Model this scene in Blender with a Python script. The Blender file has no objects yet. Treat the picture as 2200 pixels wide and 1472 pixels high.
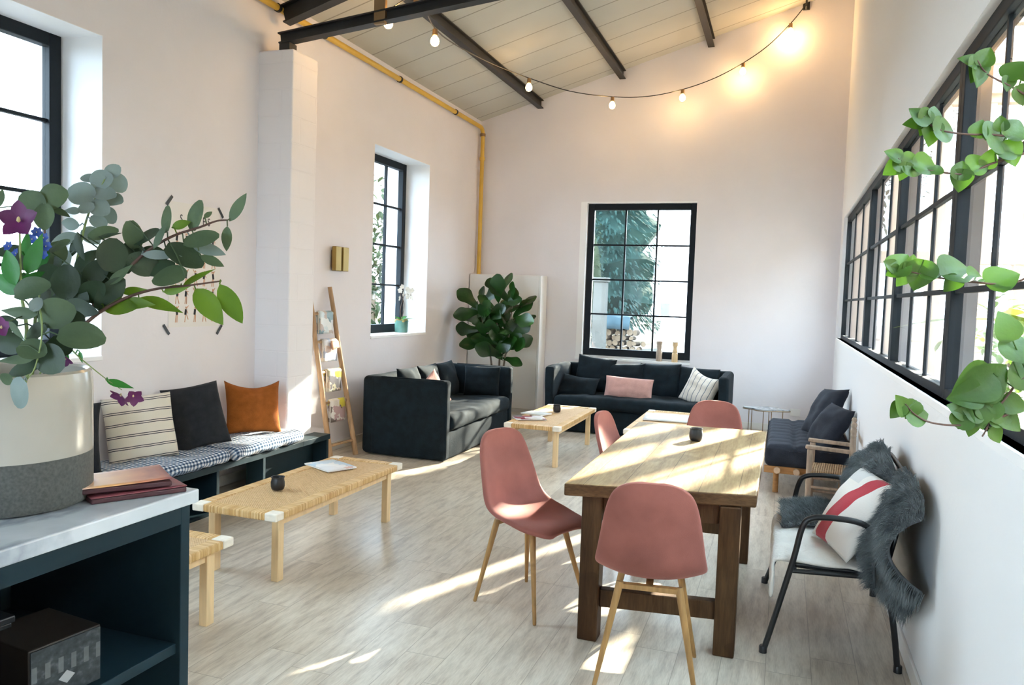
import bpy, math, random
from mathutils import Vector as V, Matrix, noise as mnoise
import numpy as np
sc = bpy.context.scene
col = sc.collection
rnd = random.Random(7)
PI = math.pi
# ------------------------------------------------------------------ camera
F = 1685.0
def nrm(a): return a / np.linalg.norm(a)
Yw = nrm(np.array([587.0, -79.0, F])); Zw = nrm(np.cross(np.array([1, .0345, 0]), Yw))
if Zw[1] > 0: Zw = -Zw
Xw = np.cross(Yw, Zw)
R = np.stack([Xw, Yw, Zw])
EYE = np.array([0, 0, 1.6])
cd = bpy.data.cameras.new('camera'); cam = bpy.data.objects.new('camera', cd); col.objects.link(cam)
cd.sensor_width = 36; cd.lens = 36 * F / 2200; cd.clip_start = .05; cd.clip_end = 300
rt, dn, fw = R[:, 0], R[:, 1], R[:, 2]
cam.matrix_world = Matrix(((rt[0], -dn[0], -fw[0], 0), (rt[1], -dn[1], -fw[1], 0), (rt[2], -dn[2], -fw[2], 1.6), (0, 0, 0, 1)))
sc.camera = cam
def ray(u, v): return R @ np.array([(u - 1100) / F, (v - 736) / F, 1.0])
def hit(u, v, ax, val):          # a photo pixel met with a plane x/y/z = val of the room
    d = ray(u, v); return V(EYE + d * ((val - EYE[ax]) / d[ax]))
def at(u, v, depth): return V(EYE + ray(u, v) * depth)
# ------------------------------------------------------------------ world, sun, exposure
sc.view_settings.view_transform = 'Standard'; sc.view_settings.look = 'None'
sc.view_settings.gamma = 1; sc.view_settings.use_curve_mapping = False
sc.view_settings.exposure = 1.31
SKY = 9
w = bpy.data.worlds.new('sky'); sc.world = w; w.use_nodes = True
wn = w.node_tree.nodes; wl = w.node_tree.links
bg = wn['Background']; bg.inputs['Color'].default_value = (.66, .83, 1, 1); bg.inputs['Strength'].default_value = SKY
AZ = math.atan2(.372, .928); EL = math.atan(.385)
sd = bpy.data.lights.new('sun', 'SUN'); sun = bpy.data.objects.new('sun', sd); col.objects.link(sun)
sd.energy = 34; sd.angle = math.radians(.9); sd.color = (1, .92, .76)
tosun = V((math.sin(AZ) * math.cos(EL), math.cos(AZ) * math.cos(EL), math.sin(EL)))
sun.rotation_euler = tosun.to_track_quat('Z', 'Y').to_euler(); sun.location = (6, 20, 12)
sc.cycles.use_denoising = True
sc.cycles.max_bounces = 10; sc.cycles.diffuse_bounces = 6; sc.cycles.transparent_max_bounces = 24
sc.cycles.sample_clamp_indirect = 12; sc.cycles.caustics_reflective = False; sc.cycles.caustics_refractive = False
def area(name, loc, rot, sx, sy, power, colr=(1, 1, 1)):
    l = bpy.data.lights.new(name, 'AREA'); l.shape = 'RECTANGLE'; l.size = sx; l.size_y = sy; l.energy = power; l.color = colr
    o = bpy.data.objects.new(name, l); col.objects.link(o); o.location = loc; o.rotation_euler = rot
    return o
def portal(name, loc, rot, sx, sy):
    o = area(name, loc, rot, sx, sy, 1); o.data.cycles.is_portal = True
XL, XR, YB, YF = -4.2, .605, 10.5, -3.2
for k, yc in enumerate((-1.6, 3.265, 8.15)):
    portal('sky_portal_left', (XL - .5, yc, 2.15), (0, -PI / 2, 0), 2.1, 1.4)
portal('sky_portal_back', (-1.87, YB + .25, 1.87), (-PI / 2, 0, 0), 1.5, 2.1)
portal('sky_portal_front', (-2.75, YF - .25, 1.85), (PI / 2, 0, 0), 2.5, 1.9)
portal('sky_portal_right', (XR + .3, 5.05, 1.9), (0, PI / 2, 0), 1.5, 10.2)
# ------------------------------------------------------------------ materials
MATS = {}
def mat(name, c, rough=.6, metal=0, var=0, vs=8, vstretch=(1, 1, 1), bump=0, bs=60, sheen=0, spec=.5, emit=0, ecol=None, coord='Object', sss=0, c2=None):
    m = bpy.data.materials.new(name); m.use_nodes = True; n = m.node_tree.nodes; l = m.node_tree.links
    b = n['Principled BSDF']; b.inputs['Roughness'].default_value = rough; b.inputs['Metallic'].default_value = metal
    b.inputs['Base Color'].default_value = (*c, 1); b.inputs['Specular IOR Level'].default_value = spec
    if sheen: b.inputs['Sheen Weight'].default_value = sheen; b.inputs['Sheen Roughness'].default_value = .4; b.inputs['Sheen Tint'].default_value = (*[min(1, x * 1.8 + .15) for x in c], 1)
    if emit: b.inputs['Emission Color'].default_value = (*(ecol or c), 1); b.inputs['Emission Strength'].default_value = emit
    tc = n.new('ShaderNodeTexCoord'); mp = n.new('ShaderNodeMapping'); mp.inputs['Scale'].default_value = vstretch
    l.new(tc.outputs[coord], mp.inputs['Vector'])
    if var or c2:
        t = n.new('ShaderNodeTexNoise'); t.inputs['Scale'].default_value = vs; t.inputs['Detail'].default_value = 6
        l.new(mp.outputs[0], t.inputs['Vector'])
        r = n.new('ShaderNodeValToRGB'); r.color_ramp.elements[0].position = .32; r.color_ramp.elements[1].position = .68
        a = c2 or tuple(max(0, x * (1 - var)) for x in c); e = c if c2 else tuple(min(1, x * (1 + var)) for x in c)
        r.color_ramp.elements[0].color = (*a, 1); r.color_ramp.elements[1].color = (*e, 1)
        l.new(t.outputs['Fac'], r.inputs['Fac']); l.new(r.outputs['Color'], b.inputs['Base Color'])
    if bump:
        t2 = n.new('ShaderNodeTexNoise'); t2.inputs['Scale'].default_value = bs; t2.inputs['Detail'].default_value = 4
        l.new(mp.outputs[0], t2.inputs['Vector'])
        bp = n.new('ShaderNodeBump'); bp.inputs['Strength'].default_value = bump; bp.inputs['Distance'].default_value = .01
        l.new(t2.outputs['Fac'], bp.inputs['Height']); l.new(bp.outputs['Normal'], b.inputs['Normal'])
    MATS[name] = m
    return m
class NG:      # small node-graph helper
    def __init__(s, m): s.m = m; s.n = m.node_tree.nodes; s.l = m.node_tree.links; s.b = s.n['Principled BSDF']
    def math(s, op, a, b=None, c=None):
        k = s.n.new('ShaderNodeMath'); k.operation = op
        for i, x in enumerate((a, b, c)):
            if x is None: continue
            if isinstance(x, (int, float)): k.inputs[i].default_value = x
            else: s.l.new(x, k.inputs[i])
        return k.outputs[0]
    def obj(s, coord='Object'):
        tc = s.n.new('ShaderNodeTexCoord'); sp = s.n.new('ShaderNodeSeparateXYZ'); s.l.new(tc.outputs[coord], sp.inputs[0])
        return tc.outputs[coord], sp.outputs
    def noise(s, vec, scale, detail=4, sv=(1, 1, 1)):
        mp = s.n.new('ShaderNodeMapping'); mp.inputs['Scale'].default_value = sv; s.l.new(vec, mp.inputs[0])
        t = s.n.new('ShaderNodeTexNoise'); t.inputs['Scale'].default_value = scale; t.inputs['Detail'].default_value = detail
        s.l.new(mp.outputs[0], t.inputs['Vector']); return t.outputs['Fac']
    def mix(s, f, a, b, mode='MIX'):
        k = s.n.new('ShaderNodeMix'); k.data_type = 'RGBA'; k.blend_type = mode
        for i, x in ((0, f), (6, a), (7, b)):
            if isinstance(x, (int, float)): k.inputs[i].default_value = x
            elif isinstance(x, tuple): k.inputs[i].default_value = (*x, 1)
            else: s.l.new(x, k.inputs[i])
        return k.outputs[2]
    def ramp(s, f, stops):
        r = s.n.new('ShaderNodeValToRGB'); e = r.color_ramp.elements
        while len(e) < len(stops): e.new(.5)
        for q, (p, c) in zip(e, stops): q.position = p; q.color = (*c, 1)
        s.l.new(f, r.inputs[0]); return r.outputs[0]
    def color(s, c): s.l.new(c, s.b.inputs['Base Color'])
    def bump(s, h, st=.3, d=.01):
        bp = s.n.new('ShaderNodeBump'); bp.inputs['Strength'].default_value = st; bp.inputs['Distance'].default_value = d
        s.l.new(h, bp.inputs['Height']); s.l.new(bp.outputs[0], s.b.inputs['Normal'])
# walls
m_wall = mat('painted_plaster', (.80, .77, .80), .85, var=.025, vs=1.5, bump=.12, bs=25, spec=.25)
m_wallw = mat('white_plaster', (.85, .86, .88), .85, bump=.08, bs=30, spec=.25)
m_reveal = mat('white_reveal', (.90, .90, .91), .8, spec=.3)
m_pillar = mat('painted_blockwork', (.83, .805, .83), .85, spec=.25)
g = NG(m_pillar); vec, xyz = g.obj()
comb = g.n.new('ShaderNodeCombineXYZ'); g.l.new(g.math('ADD', xyz[0], xyz[1]), comb.inputs[0]); g.l.new(xyz[2], comb.inputs[1])
bk = g.n.new('ShaderNodeTexBrick'); bk.inputs['Scale'].default_value = 1; bk.inputs['Brick Width'].default_value = .44; bk.inputs['Row Height'].default_value = .215; bk.inputs['Mortar Size'].default_value = .006
bk.inputs['Mortar Smooth'].default_value = .4; bk.inputs['Color1'].default_value = bk.inputs['Color2'].default_value = (1, 1, 1, 1); bk.inputs['Mortar'].default_value = (0, 0, 0, 1)
g.l.new(comb.outputs[0], bk.inputs['Vector'])
nz = g.noise(vec, 6, 4)
g.bump(g.math('ADD', g.math('MULTIPLY', bk.outputs['Color'], .6), g.math('MULTIPLY', nz, .7)), .45, .012)
# floor planks along Y
m_floor = mat('oak_laminate', (.6, .53, .45), .30)
g = NG(m_floor); vec, xyz = g.obj()
PW = .19
ix = g.math('FLOOR', g.math('DIVIDE', xyz[0], PW))
wn_ = g.n.new('ShaderNodeTexWhiteNoise'); wn_.noise_dimensions = '1D'; g.l.new(ix, wn_.inputs['W'])
yo = g.math('ADD', g.math('DIVIDE', xyz[1], 1.29), g.math('MULTIPLY', wn_.outputs['Value'], 7.3))
iy = g.math('FLOOR', yo)
cid = g.n.new('ShaderNodeCombineXYZ'); g.l.new(ix, cid.inputs[0]); g.l.new(iy, cid.inputs[1])
wn2 = g.n.new('ShaderNodeTexWhiteNoise'); wn2.noise_dimensions = '2D'; g.l.new(cid.outputs[0], wn2.inputs['Vector'])
off = g.n.new('ShaderNodeVectorMath'); off.operation = 'MULTIPLY_ADD'; g.l.new(wn2.outputs['Color'], off.inputs[0]); off.inputs[1].default_value = (9, 9, 9); g.l.new(vec, off.inputs[2])
gr = g.noise(off.outputs[0], 5, 8, (6, .9, 1)); gr2 = g.noise(off.outputs[0], 40, 3, (5, .5, 1)); gr3 = g.noise(off.outputs[0], 2.6, 5, (3.2, .55, 1))
c0 = g.ramp(gr, [(.30, (.25, .185, .128)), (.42, (.47, .39, .295)), (.54, (.63, .545, .43)), (.72, (.71, .63, .515))])
c0 = g.mix(.4, c0, g.ramp(gr2, [(.35, (.38, .31, .235)), (.6, (.66, .585, .475))]))
c0 = g.mix(g.math('MULTIPLY', g.math('SMOOTH_MIN', g.math('MULTIPLY', g.math('MAXIMUM', g.math('SUBTRACT', .42, gr3), 0), 9), 1, .1), .62), c0, (.27, .205, .145))
c0 = g.mix(.25, c0, g.ramp(wn2.outputs['Value'], [(0, (.52, .46, .39)), (1, (.70, .66, .60))]))
fx = g.math('ABSOLUTE', g.math('SUBTRACT', g.math('FRACT', g.math('DIVIDE', xyz[0], PW)), .5)); fy = g.math('ABSOLUTE', g.math('SUBTRACT', g.math('FRACT', yo), .5))
seam = g.math('MAXIMUM', g.math('GREATER_THAN', fx, .491), g.math('GREATER_THAN', fy, .4985))
g.color(g.mix(g.math('MULTIPLY', seam, .55), c0, (.2, .16, .12)))
g.bump(g.math('SUBTRACT', g.math('MULTIPLY', gr2, .25), seam), .22, .002)
# ceiling panels: seams run along X at intervals in Y
m_ceil = mat('ceiling_panels', (.55, .54, .48), .75, spec=.3)
g = NG(m_ceil); vec, xyz = g.obj()
fy = g.math('ABSOLUTE', g.math('SUBTRACT', g.math('FRACT', g.math('DIVIDE', g.math('SUBTRACT', xyz[1], 7.37), .49)), .5))
s1 = g.math('GREATER_THAN', fy, .482)
fine = g.math('SINE', g.math('MULTIPLY', xyz[1], 120))
g.color(g.mix(g.math('MULTIPLY', s1, .75), g.ramp(g.noise(vec, .8), [(.3, (.50, .485, .425)), (.7, (.56, .545, .485))]), (.22, .2, .16)))
g.bump(g.math('ADD', g.math('MULTIPLY', fine, .2), g.math('MULTIPLY', s1, -2)), .2, .004)
m_steel = mat('dark_painted_steel', (.016, .017, .020), .5, var=.3, vs=5, spec=.5)
m_wframe = mat('anthracite_frame', (.008, .012, .017), .6, spec=.22)
m_black = mat('black_metal', (.010, .011, .013), .35)
m_glass = bpy.data.materials.new('window_glass'); m_glass.use_nodes = True
n = m_glass.node_tree.nodes; l = m_glass.node_tree.links; n.remove(n['Principled BSDF'])
lw = n.new('ShaderNodeLayerWeight'); lw.inputs['Blend'].default_value = .5
pw = n.new('ShaderNodeMath'); pw.operation = 'POWER'; pw.inputs[1].default_value = 5; l.new(lw.outputs['Facing'], pw.inputs[0])
ma = n.new('ShaderNodeMath'); ma.operation = 'MULTIPLY_ADD'; ma.inputs[1].default_value = .92; ma.inputs[2].default_value = .045; l.new(pw.outputs[0], ma.inputs[0])
tr = n.new('ShaderNodeBsdfTransparent'); tr.inputs[0].default_value = (.95, .97, .965, 1); gl = n.new('ShaderNodeBsdfGlossy'); gl.inputs['Roughness'].default_value = .01
mx = n.new('ShaderNodeMixShader'); l.new(ma.outputs[0], mx.inputs[0]); l.new(tr.outputs[0], mx.inputs[1]); l.new(gl.outputs[0], mx.inputs[2]); l.new(mx.outputs[0], n['Material Output'].inputs[0])
m_yellow = mat('yellow_pipe_paint', (.68, .42, .06), .45, var=.08, vs=5)
m_brass = mat('brass', (.34, .235, .07), .5, .6)
m_brassd = mat('dull_bronze', (.30, .2, .11), .45, .8)
m_navy = mat('dark_navy_linen', (.0055, .0115, .0165), .88, var=.3, vs=14, bump=.35, bs=220, sheen=.12, spec=.2)
m_teal = mat('dark_teal_paint', (.0075, .021, .029), .55, var=.12, vs=3, spec=.2)
m_charc = mat('charcoal_linen', (.022, .024, .029), .92, var=.2, vs=20, bump=.4, bs=260, sheen=.2, spec=.2)
m_rust = mat('rust_linen', (.35, .105, .020), .9, var=.15, vs=18, bump=.5, bs=240, sheen=.15, spec=.2)
m_pinkc = mat('dusty_pink_cotton', (.52, .30, .27), .9, var=.08, vs=16, bump=.5, bs=160, sheen=.2, spec=.2)
m_velvet = mat('dusty_rose_velvet', (.285, .10, .080), .75, var=.18, vs=5, bump=.15, bs=300, sheen=.6, spec=.25)
m_legw = mat('oak_effect_leg', (.36, .195, .068), .45, var=.2, vs=9, vstretch=(6, 6, .6))
m_birch = mat('pale_birch', (.72, .51, .28), .5, var=.10, vs=6, vstretch=(5, 5, .7))
m_cream = mat('cream_binding', (.80, .73, .62), .6, var=.06, vs=40)
# cane weave & rattan wrap
m_cane = mat('woven_cane', (.66, .46, .24), .6)
g = NG(m_cane); vec, xyz = g.obj()
sx = g.math('SINE', g.math('MULTIPLY', xyz[0], 460)); sy = g.math('SINE', g.math('MULTIPLY', xyz[1], 460))
wv = g.math('MULTIPLY', sx, sy); nz = g.noise(vec, 90, 3)
g.color(g.mix(g.math('MULTIPLY_ADD', wv, .3, .5), g.ramp(nz, [(.3, (.40, .22, .08)), (.7, (.58, .355, .16))]), g.ramp(nz, [(.3, (.62, .39, .18)), (.7, (.78, .55, .30))])))
g.bump(wv, .5, .003)
def wrap_mat(name, ax):
    m = mat(name, (.66, .44, .2), .5); g = NG(m); vec, xyz = g.obj()
    s = g.math('SINE', g.math('MULTIPLY', xyz[ax], 700)); k = g.math('FLOOR', g.math('MULTIPLY', xyz[ax], 111))
    wnn = g.n.new('ShaderNodeTexWhiteNoise'); wnn.noise_dimensions = '1D'; g.l.new(k, wnn.inputs['W'])
    g.color(g.ramp(wnn.outputs['Value'], [(0, (.54, .30, .10)), (.6, (.68, .43, .18)), (1, (.78, .55, .28))])); g.bump(s, .5, .003); return m
m_wrapx, m_wrapy = wrap_mat('rattan_wrap_x', 0), wrap_mat('rattan_wrap_y', 1)
# rustic table timber
def timber(name, stops, sv, seam_w=None, rough=.5):
    m = mat(name, stops[0], rough, spec=.22); g = NG(m); vec, xyz = g.obj()
    a = g.noise(vec, 3, 8, sv); b2 = g.noise(vec, 22, 4, sv); d = g.noise(vec, 2, 3)
    c = g.ramp(a, [(.3, stops[0]), (.5, stops[1]), (.72, stops[2])]); c = g.mix(.35, c, g.ramp(b2, [(.35, stops[0]), (.65, stops[2])]))
    c = g.mix(g.math('MULTIPLY', g.math('LESS_THAN', d, .37), .35), c, stops[0])
    h = b2
    if seam_w:
        f = g.math('ABSOLUTE', g.math('SUBTRACT', g.math('FRACT', g.math('DIVIDE', xyz[0], seam_w)), .5)); s = g.math('GREATER_THAN', f, .489)
        c = g.mix(g.math('MULTIPLY', s, .8), c, (.10, .06, .03)); h = g.math('SUBTRACT', b2, g.math('MULTIPLY', s, 2))
    g.color(c); g.bump(h, .3, .004); return m
m_ttop = timber('worn_oak_top', [(.17, .10, .042), (.30, .20, .095), (.39, .285, .15)], (5, .55, 1), .1685, .5)
m_tedge = timber('dark_oak_edge', [(.05, .023, .009), (.09, .045, .018), (.16, .09, .04)], (2, 2, 6), None, .55)
m_tleg = timber('dark_oak_leg', [(.035, .015, .006), (.065, .031, .012), (.11, .058, .023)], (6, 6, .6), None, .5)
m_greywood = mat('greyed_wood', (.44, .345, .265), .7, var=.18, vs=9, vstretch=(5, 5, 1), bump=.2, bs=30)
m_ladder = mat('weathered_ladder_wood', (.40, .255, .14), .7, var=.22, vs=8, vstretch=(5, 5, .8), bump=.2, bs=30)
m_pine = mat('orange_pine', (.46, .235, .085), .55, var=.2, vs=6, vstretch=(1, 6, 6))
m_pineend = mat('pine_end', (.70, .52, .36), .6, var=.1, vs=30)
m_rush = mat('woven_rush', (.47, .30, .155), .8)
g = NG(m_rush); vec, xyz = g.obj(); s = g.math('SINE', g.math('MULTIPLY', xyz[0], 380)); nz = g.noise(vec, 60, 4)
g.color(g.ramp(g.math('MULTIPLY_ADD', s, .2, nz), [(.25, (.20, .10, .04)), (.5, (.48, .31, .16)), (.8, (.68, .50, .30))])); g.bump(s, .8, .005)
m_cup = mat('matt_black_ceramic', (.010, .011, .013), .45)
m_candle = mat('candle_wax', (.03, .03, .032), .6)
m_marble = mat('white_marble', (.5, .53, .56), .12, spec=.6)
g = NG(m_marble); vec, xyz = g.obj()
nz = g.noise(vec, 2.2, 9, (2.5, 1, 1)); dv = g.math('ABSOLUTE', g.math('SUBTRACT', nz, .5)); nz2 = g.noise(vec, 7, 6)
g.color(g.mix(g.math('MULTIPLY', g.math('SUBTRACT', 1, g.math('MINIMUM', g.math('MULTIPLY', dv, 16), 1)), .6), g.ramp(nz2, [(.3, (.46, .49, .52)), (.7, (.62, .65, .68))]), (.13, .16, .20)))
m_vase = mat('two_tone_stoneware', (.66, .62, .56), .22, spec=.5)
g = NG(m_vase); vec, xyz = g.obj()
up = g.math('GREATER_THAN', g.math('ADD', xyz[2], g.math('MULTIPLY', g.noise(vec, 3, 2), .004)), .116)
nz = g.noise(vec, 160, 3); nz2 = g.noise(vec, 5, 3)
g.color(g.mix(up, g.ramp(nz, [(.3, (.06, .063, .058)), (.7, (.10, .102, .094))]), g.ramp(nz2, [(.3, (.38, .35, .30)), (.7, (.425, .395, .345))])))
rr = g.math('MULTIPLY_ADD', up, -.62, .8); g.l.new(rr, g.b.inputs['Roughness'])
m_celadon = mat('celadon_glaze', (.11, .23, .19), .2, var=.12, vs=12)
m_moss = mat('dry_moss', (.30, .22, .08), .9, var=.4, vs=50, bump=.8, bs=90)
m_petalw = mat('white_petal', (.88, .88, .84), .6); m_purple = mat('purple_petal', (.10, .007, .075), .55, var=.3, vs=20)
m_blue = mat('blue_petal', (.02, .06, .28), .6, var=.3, vs=30); m_stamen = mat('pale_stamen', (.6, .5, .25), .6)
def leafmat(name, c, c2, rough=.45, tl=.15, vs=12, spec=.4):
    m = mat(name, c, rough, c2=c2, vs=vs, bump=.15, bs=40, spec=spec); b = m.node_tree.nodes['Principled BSDF']; lk = m.node_tree.links; nn = m.node_tree.nodes
    t = nn.new('ShaderNodeBsdfTranslucent'); t.inputs[0].default_value = (min(1, c[0] * 1.6), min(1, c[1] * 1.7), c[2], 1)
    x = nn.new('ShaderNodeMixShader'); x.inputs[0].default_value = tl; lk.new(b.outputs[0], x.inputs[1]); lk.new(t.outputs[0], x.inputs[2]); lk.new(x.outputs[0], nn['Material Output'].inputs[0]); return m
m_euc = leafmat('eucalyptus_leaf', (.082, .122, .062), (.045, .076, .04), .55, .16)
m_eucd = leafmat('dark_eucalyptus_leaf', (.034, .060, .028), (.019, .036, .020), .5, .1)
m_eucb = leafmat('blue_grey_eucalyptus_leaf', (.215, .265, .265), (.14, .185, .185), .6, .15)
m_green = leafmat('bright_green_leaf', (.11, .19, .015), (.05, .11, .01), .45, .28)
m_fgreen = leafmat('deep_green_leaf', (.035, .20, .03), (.02, .11, .02), .4, .2)
m_fig = leafmat('fig_leaf', (.020, .068, .012), (.009, .030, .008), .25, .10, 5)
m_vine = leafmat('vine_leaf', (.055, .13, .012), (.025, .075, .008), .45, .15)
m_yleaf = leafmat('yellow_green_leaf', (.13, .17, .02), (.07, .11, .012), .5, .4, 4)
m_fir = leafmat('fir_foliage', (.021, .044, .039), (.008, .022, .020), .95, .05, 2, .05)
m_bush = leafmat('pale_bush_foliage', (.036, .048, .025), (.018, .027, .013), .95, .1, 2, .05)
m_stem = mat('brown_stem', (.085, .042, .030), .7, var=.3, vs=20); m_gstem = mat('green_stem', (.18, .24, .08), .6)
m_bark = mat('bark', (.16, .12, .085), .9, var=.3, vs=10, bump=.6, bs=20)
m_white = mat('white_lacquer', (.82, .80, .77), .45); m_plastic = mat('white_plastic', (.85, .85, .84), .4)
m_paper = mat('paper', (.80, .78, .75), .7); m_page = mat('page_edges', (.78, .75, .70), .8, var=.15, vs=200)
m_hide = mat('white_hide', (.78, .735, .67), .95, var=.08, vs=10, bump=.5, bs=80, sheen=.4)
m_fur = mat('grey_fur', (.235, .265, .272), .9, c2=(.075, .09, .097), vs=9, sheen=.4, spec=.2)
m_furb = mat('grey_fur_base', (.09, .10, .105), .95, var=.3, vs=20)
m_bulb = mat('warm_bulb', (1, .85, .6), .3, emit=16, ecol=(1, .60, .22))
m_stone = mat('weathered_concrete', (0.075, 0.074, 0.068), .9, var=.12, vs=3, bump=.3, bs=10, spec=.04)
m_gravel = mat('pale_gravel', (0.068, 0.066, 0.057), .95, var=.2, vs=6, bump=.5, bs=30, spec=.04)
m_pale = mat('pale_stone', (.42, .40, .37), .85, var=.1, vs=4)
m_render = mat('white_render', (.88, .88, .87), .9, spec=.2)
m_tealp = mat('teal_shutter', (0.018, 0.051, 0.044), .6, spec=.04); m_tarp = mat('blue_tarp', (0.027, 0.048, 0.060), .5, var=.15, vs=3, spec=.04)
m_logb = mat('log_bark', (0.045, 0.033, 0.024), .9, var=.3, vs=12, bump=.5, bs=25, spec=.04); m_loge = mat('log_cut_end', (0.112, 0.083, 0.057), .8, var=.2, vs=12, spec=.04)
m_tan = mat('tan_timber_frame', (.52, .41, .32), .6, var=.06, vs=3)
m_pot = mat('terracotta', (.42, .2, .11), .8, var=.1, vs=8); m_soil = mat('soil', (.05, .035, .025), .95, var=.3, vs=30)
def stripes(name, base, line, axis, period, pairs, w_, wob=0):
    m = mat(name, base, .92, sheen=.15, spec=.2); g = NG(m); vec, xyz = g.obj()
    p = xyz[axis]
    if wob: p = g.math('ADD', p, g.math('MULTIPLY', g.noise(vec, 6, 2), wob))
    f = g.math('FRACT', g.math('DIVIDE', p, period)); s = None
    for q in pairs:
        t = g.math('LESS_THAN', g.math('ABSOLUTE', g.math('SUBTRACT', f, q)), w_); s = t if s is None else g.math('MAXIMUM', s, t)
    nz = g.noise(vec, 240, 2)
    g.color(g.mix(s, g.ramp(g.noise(vec, 8), [(.3, tuple(x * .94 for x in base)), (.7, base)]), line)); g.bump(nz, .4, .004); return m
m_stripe = stripes('black_striped_cream_cotton', (.76, .70, .60), (.05, .05, .06), 1, .078, (.42, .58), .032, .012)
m_stripe2 = stripes('blue_striped_cotton', (.74, .70, .64), (.13, .17, .22), 0, .062, (.5,), .06, .01)
m_ging = mat('navy_gingham', (.6, .6, .62), .9, sheen=.15, spec=.2)
g = NG(m_ging); vec, xyz = g.obj()
a = g.math('GREATER_THAN', g.math('FRACT', g.math('DIVIDE', xyz[1], .031)), .5)
b_ = g.math('GREATER_THAN', g.math('FRACT', g.math('DIVIDE', g.math('SUBTRACT', xyz[0], xyz[2]), .031)), .5)
ck = g.math('MULTIPLY', g.math('ADD', a, b_), .5)
g.color(g.ramp(ck, [(.1, (.74, .75, .77)), (.5, (.20, .27, .38)), (.95, (.025, .05, .10))])); g.bump(g.noise(vec, 180, 2), .3, .004)
m_redst = mat('cream_cushion_red_brushstroke', (.80, .755, .70), .92, sheen=.15, spec=.2)
g = NG(m_redst); vec, xyz = g.obj()
cx = g.math('ADD', g.math('MULTIPLY', g.math('SINE', g.math('MULTIPLY', xyz[1], 7)), .022), g.math('MULTIPLY_ADD', xyz[1], .32, g.math('MULTIPLY', g.noise(vec, 7, 3), .012)))
dd = g.math('ABSOLUTE', g.math('SUBTRACT', g.math('SUBTRACT', xyz[0], cx), -.008))
red = g.math('MULTIPLY', g.math('LESS_THAN', dd, g.math('MULTIPLY_ADD', xyz[1], -.06, .056)), g.math('MULTIPLY', g.math('LESS_THAN', g.math('ABSOLUTE', xyz[1]), .205), g.math('GREATER_THAN', xyz[2], 0)))
gy = g.math('MULTIPLY', g.math('GREATER_THAN', xyz[1], .12), g.math('LESS_THAN', xyz[0], -.03))
g.color(g.mix(red, g.mix(g.math('MULTIPLY', gy, .6), (.80, .76, .71), (.55, .57, .58)), (.50, .055, .075))); g.bump(g.noise(vec, 200, 2), .3, .004)
def cover(name, cols, scale=9, sv=(1, 1, 1)):        # printed magazine cover: blotches of the colours given
    m = mat(name, cols[0], .35); g = NG(m); vec, xyz = g.obj()
    v = g.n.new('ShaderNodeTexVoronoi'); v.inputs['Scale'].default_value = scale
    mp = g.n.new('ShaderNodeMapping'); mp.inputs['Scale'].default_value = sv; g.l.new(vec, mp.inputs[0])
    dis = g.n.new('ShaderNodeVectorMath'); dis.operation = 'MULTIPLY_ADD'
    t = g.n.new('ShaderNodeTexNoise'); t.inputs['Scale'].default_value = 12; g.l.new(vec, t.inputs['Vector'])
    g.l.new(t.outputs['Color'], dis.inputs[0]); dis.inputs[1].default_value = (.12, .12, .12); g.l.new(mp.outputs[0], dis.inputs[2]); g.l.new(dis.outputs[0], v.inputs['Vector'])
    sp = g.n.new('ShaderNodeSeparateColor'); g.l.new(v.outputs['Color'], sp.inputs[0])
    k = len(cols); r = g.n.new('ShaderNodeValToRGB'); r.color_ramp.interpolation = 'CONSTANT'; e = r.color_ramp.elements
    while len(e) < k: e.new(.5)
    for q in range(k): e[q].position = q / k; e[q].color = (*cols[q], 1)
    g.l.new(sp.outputs[0], r.inputs[0]); g.color(r.outputs[0]); return m
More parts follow.
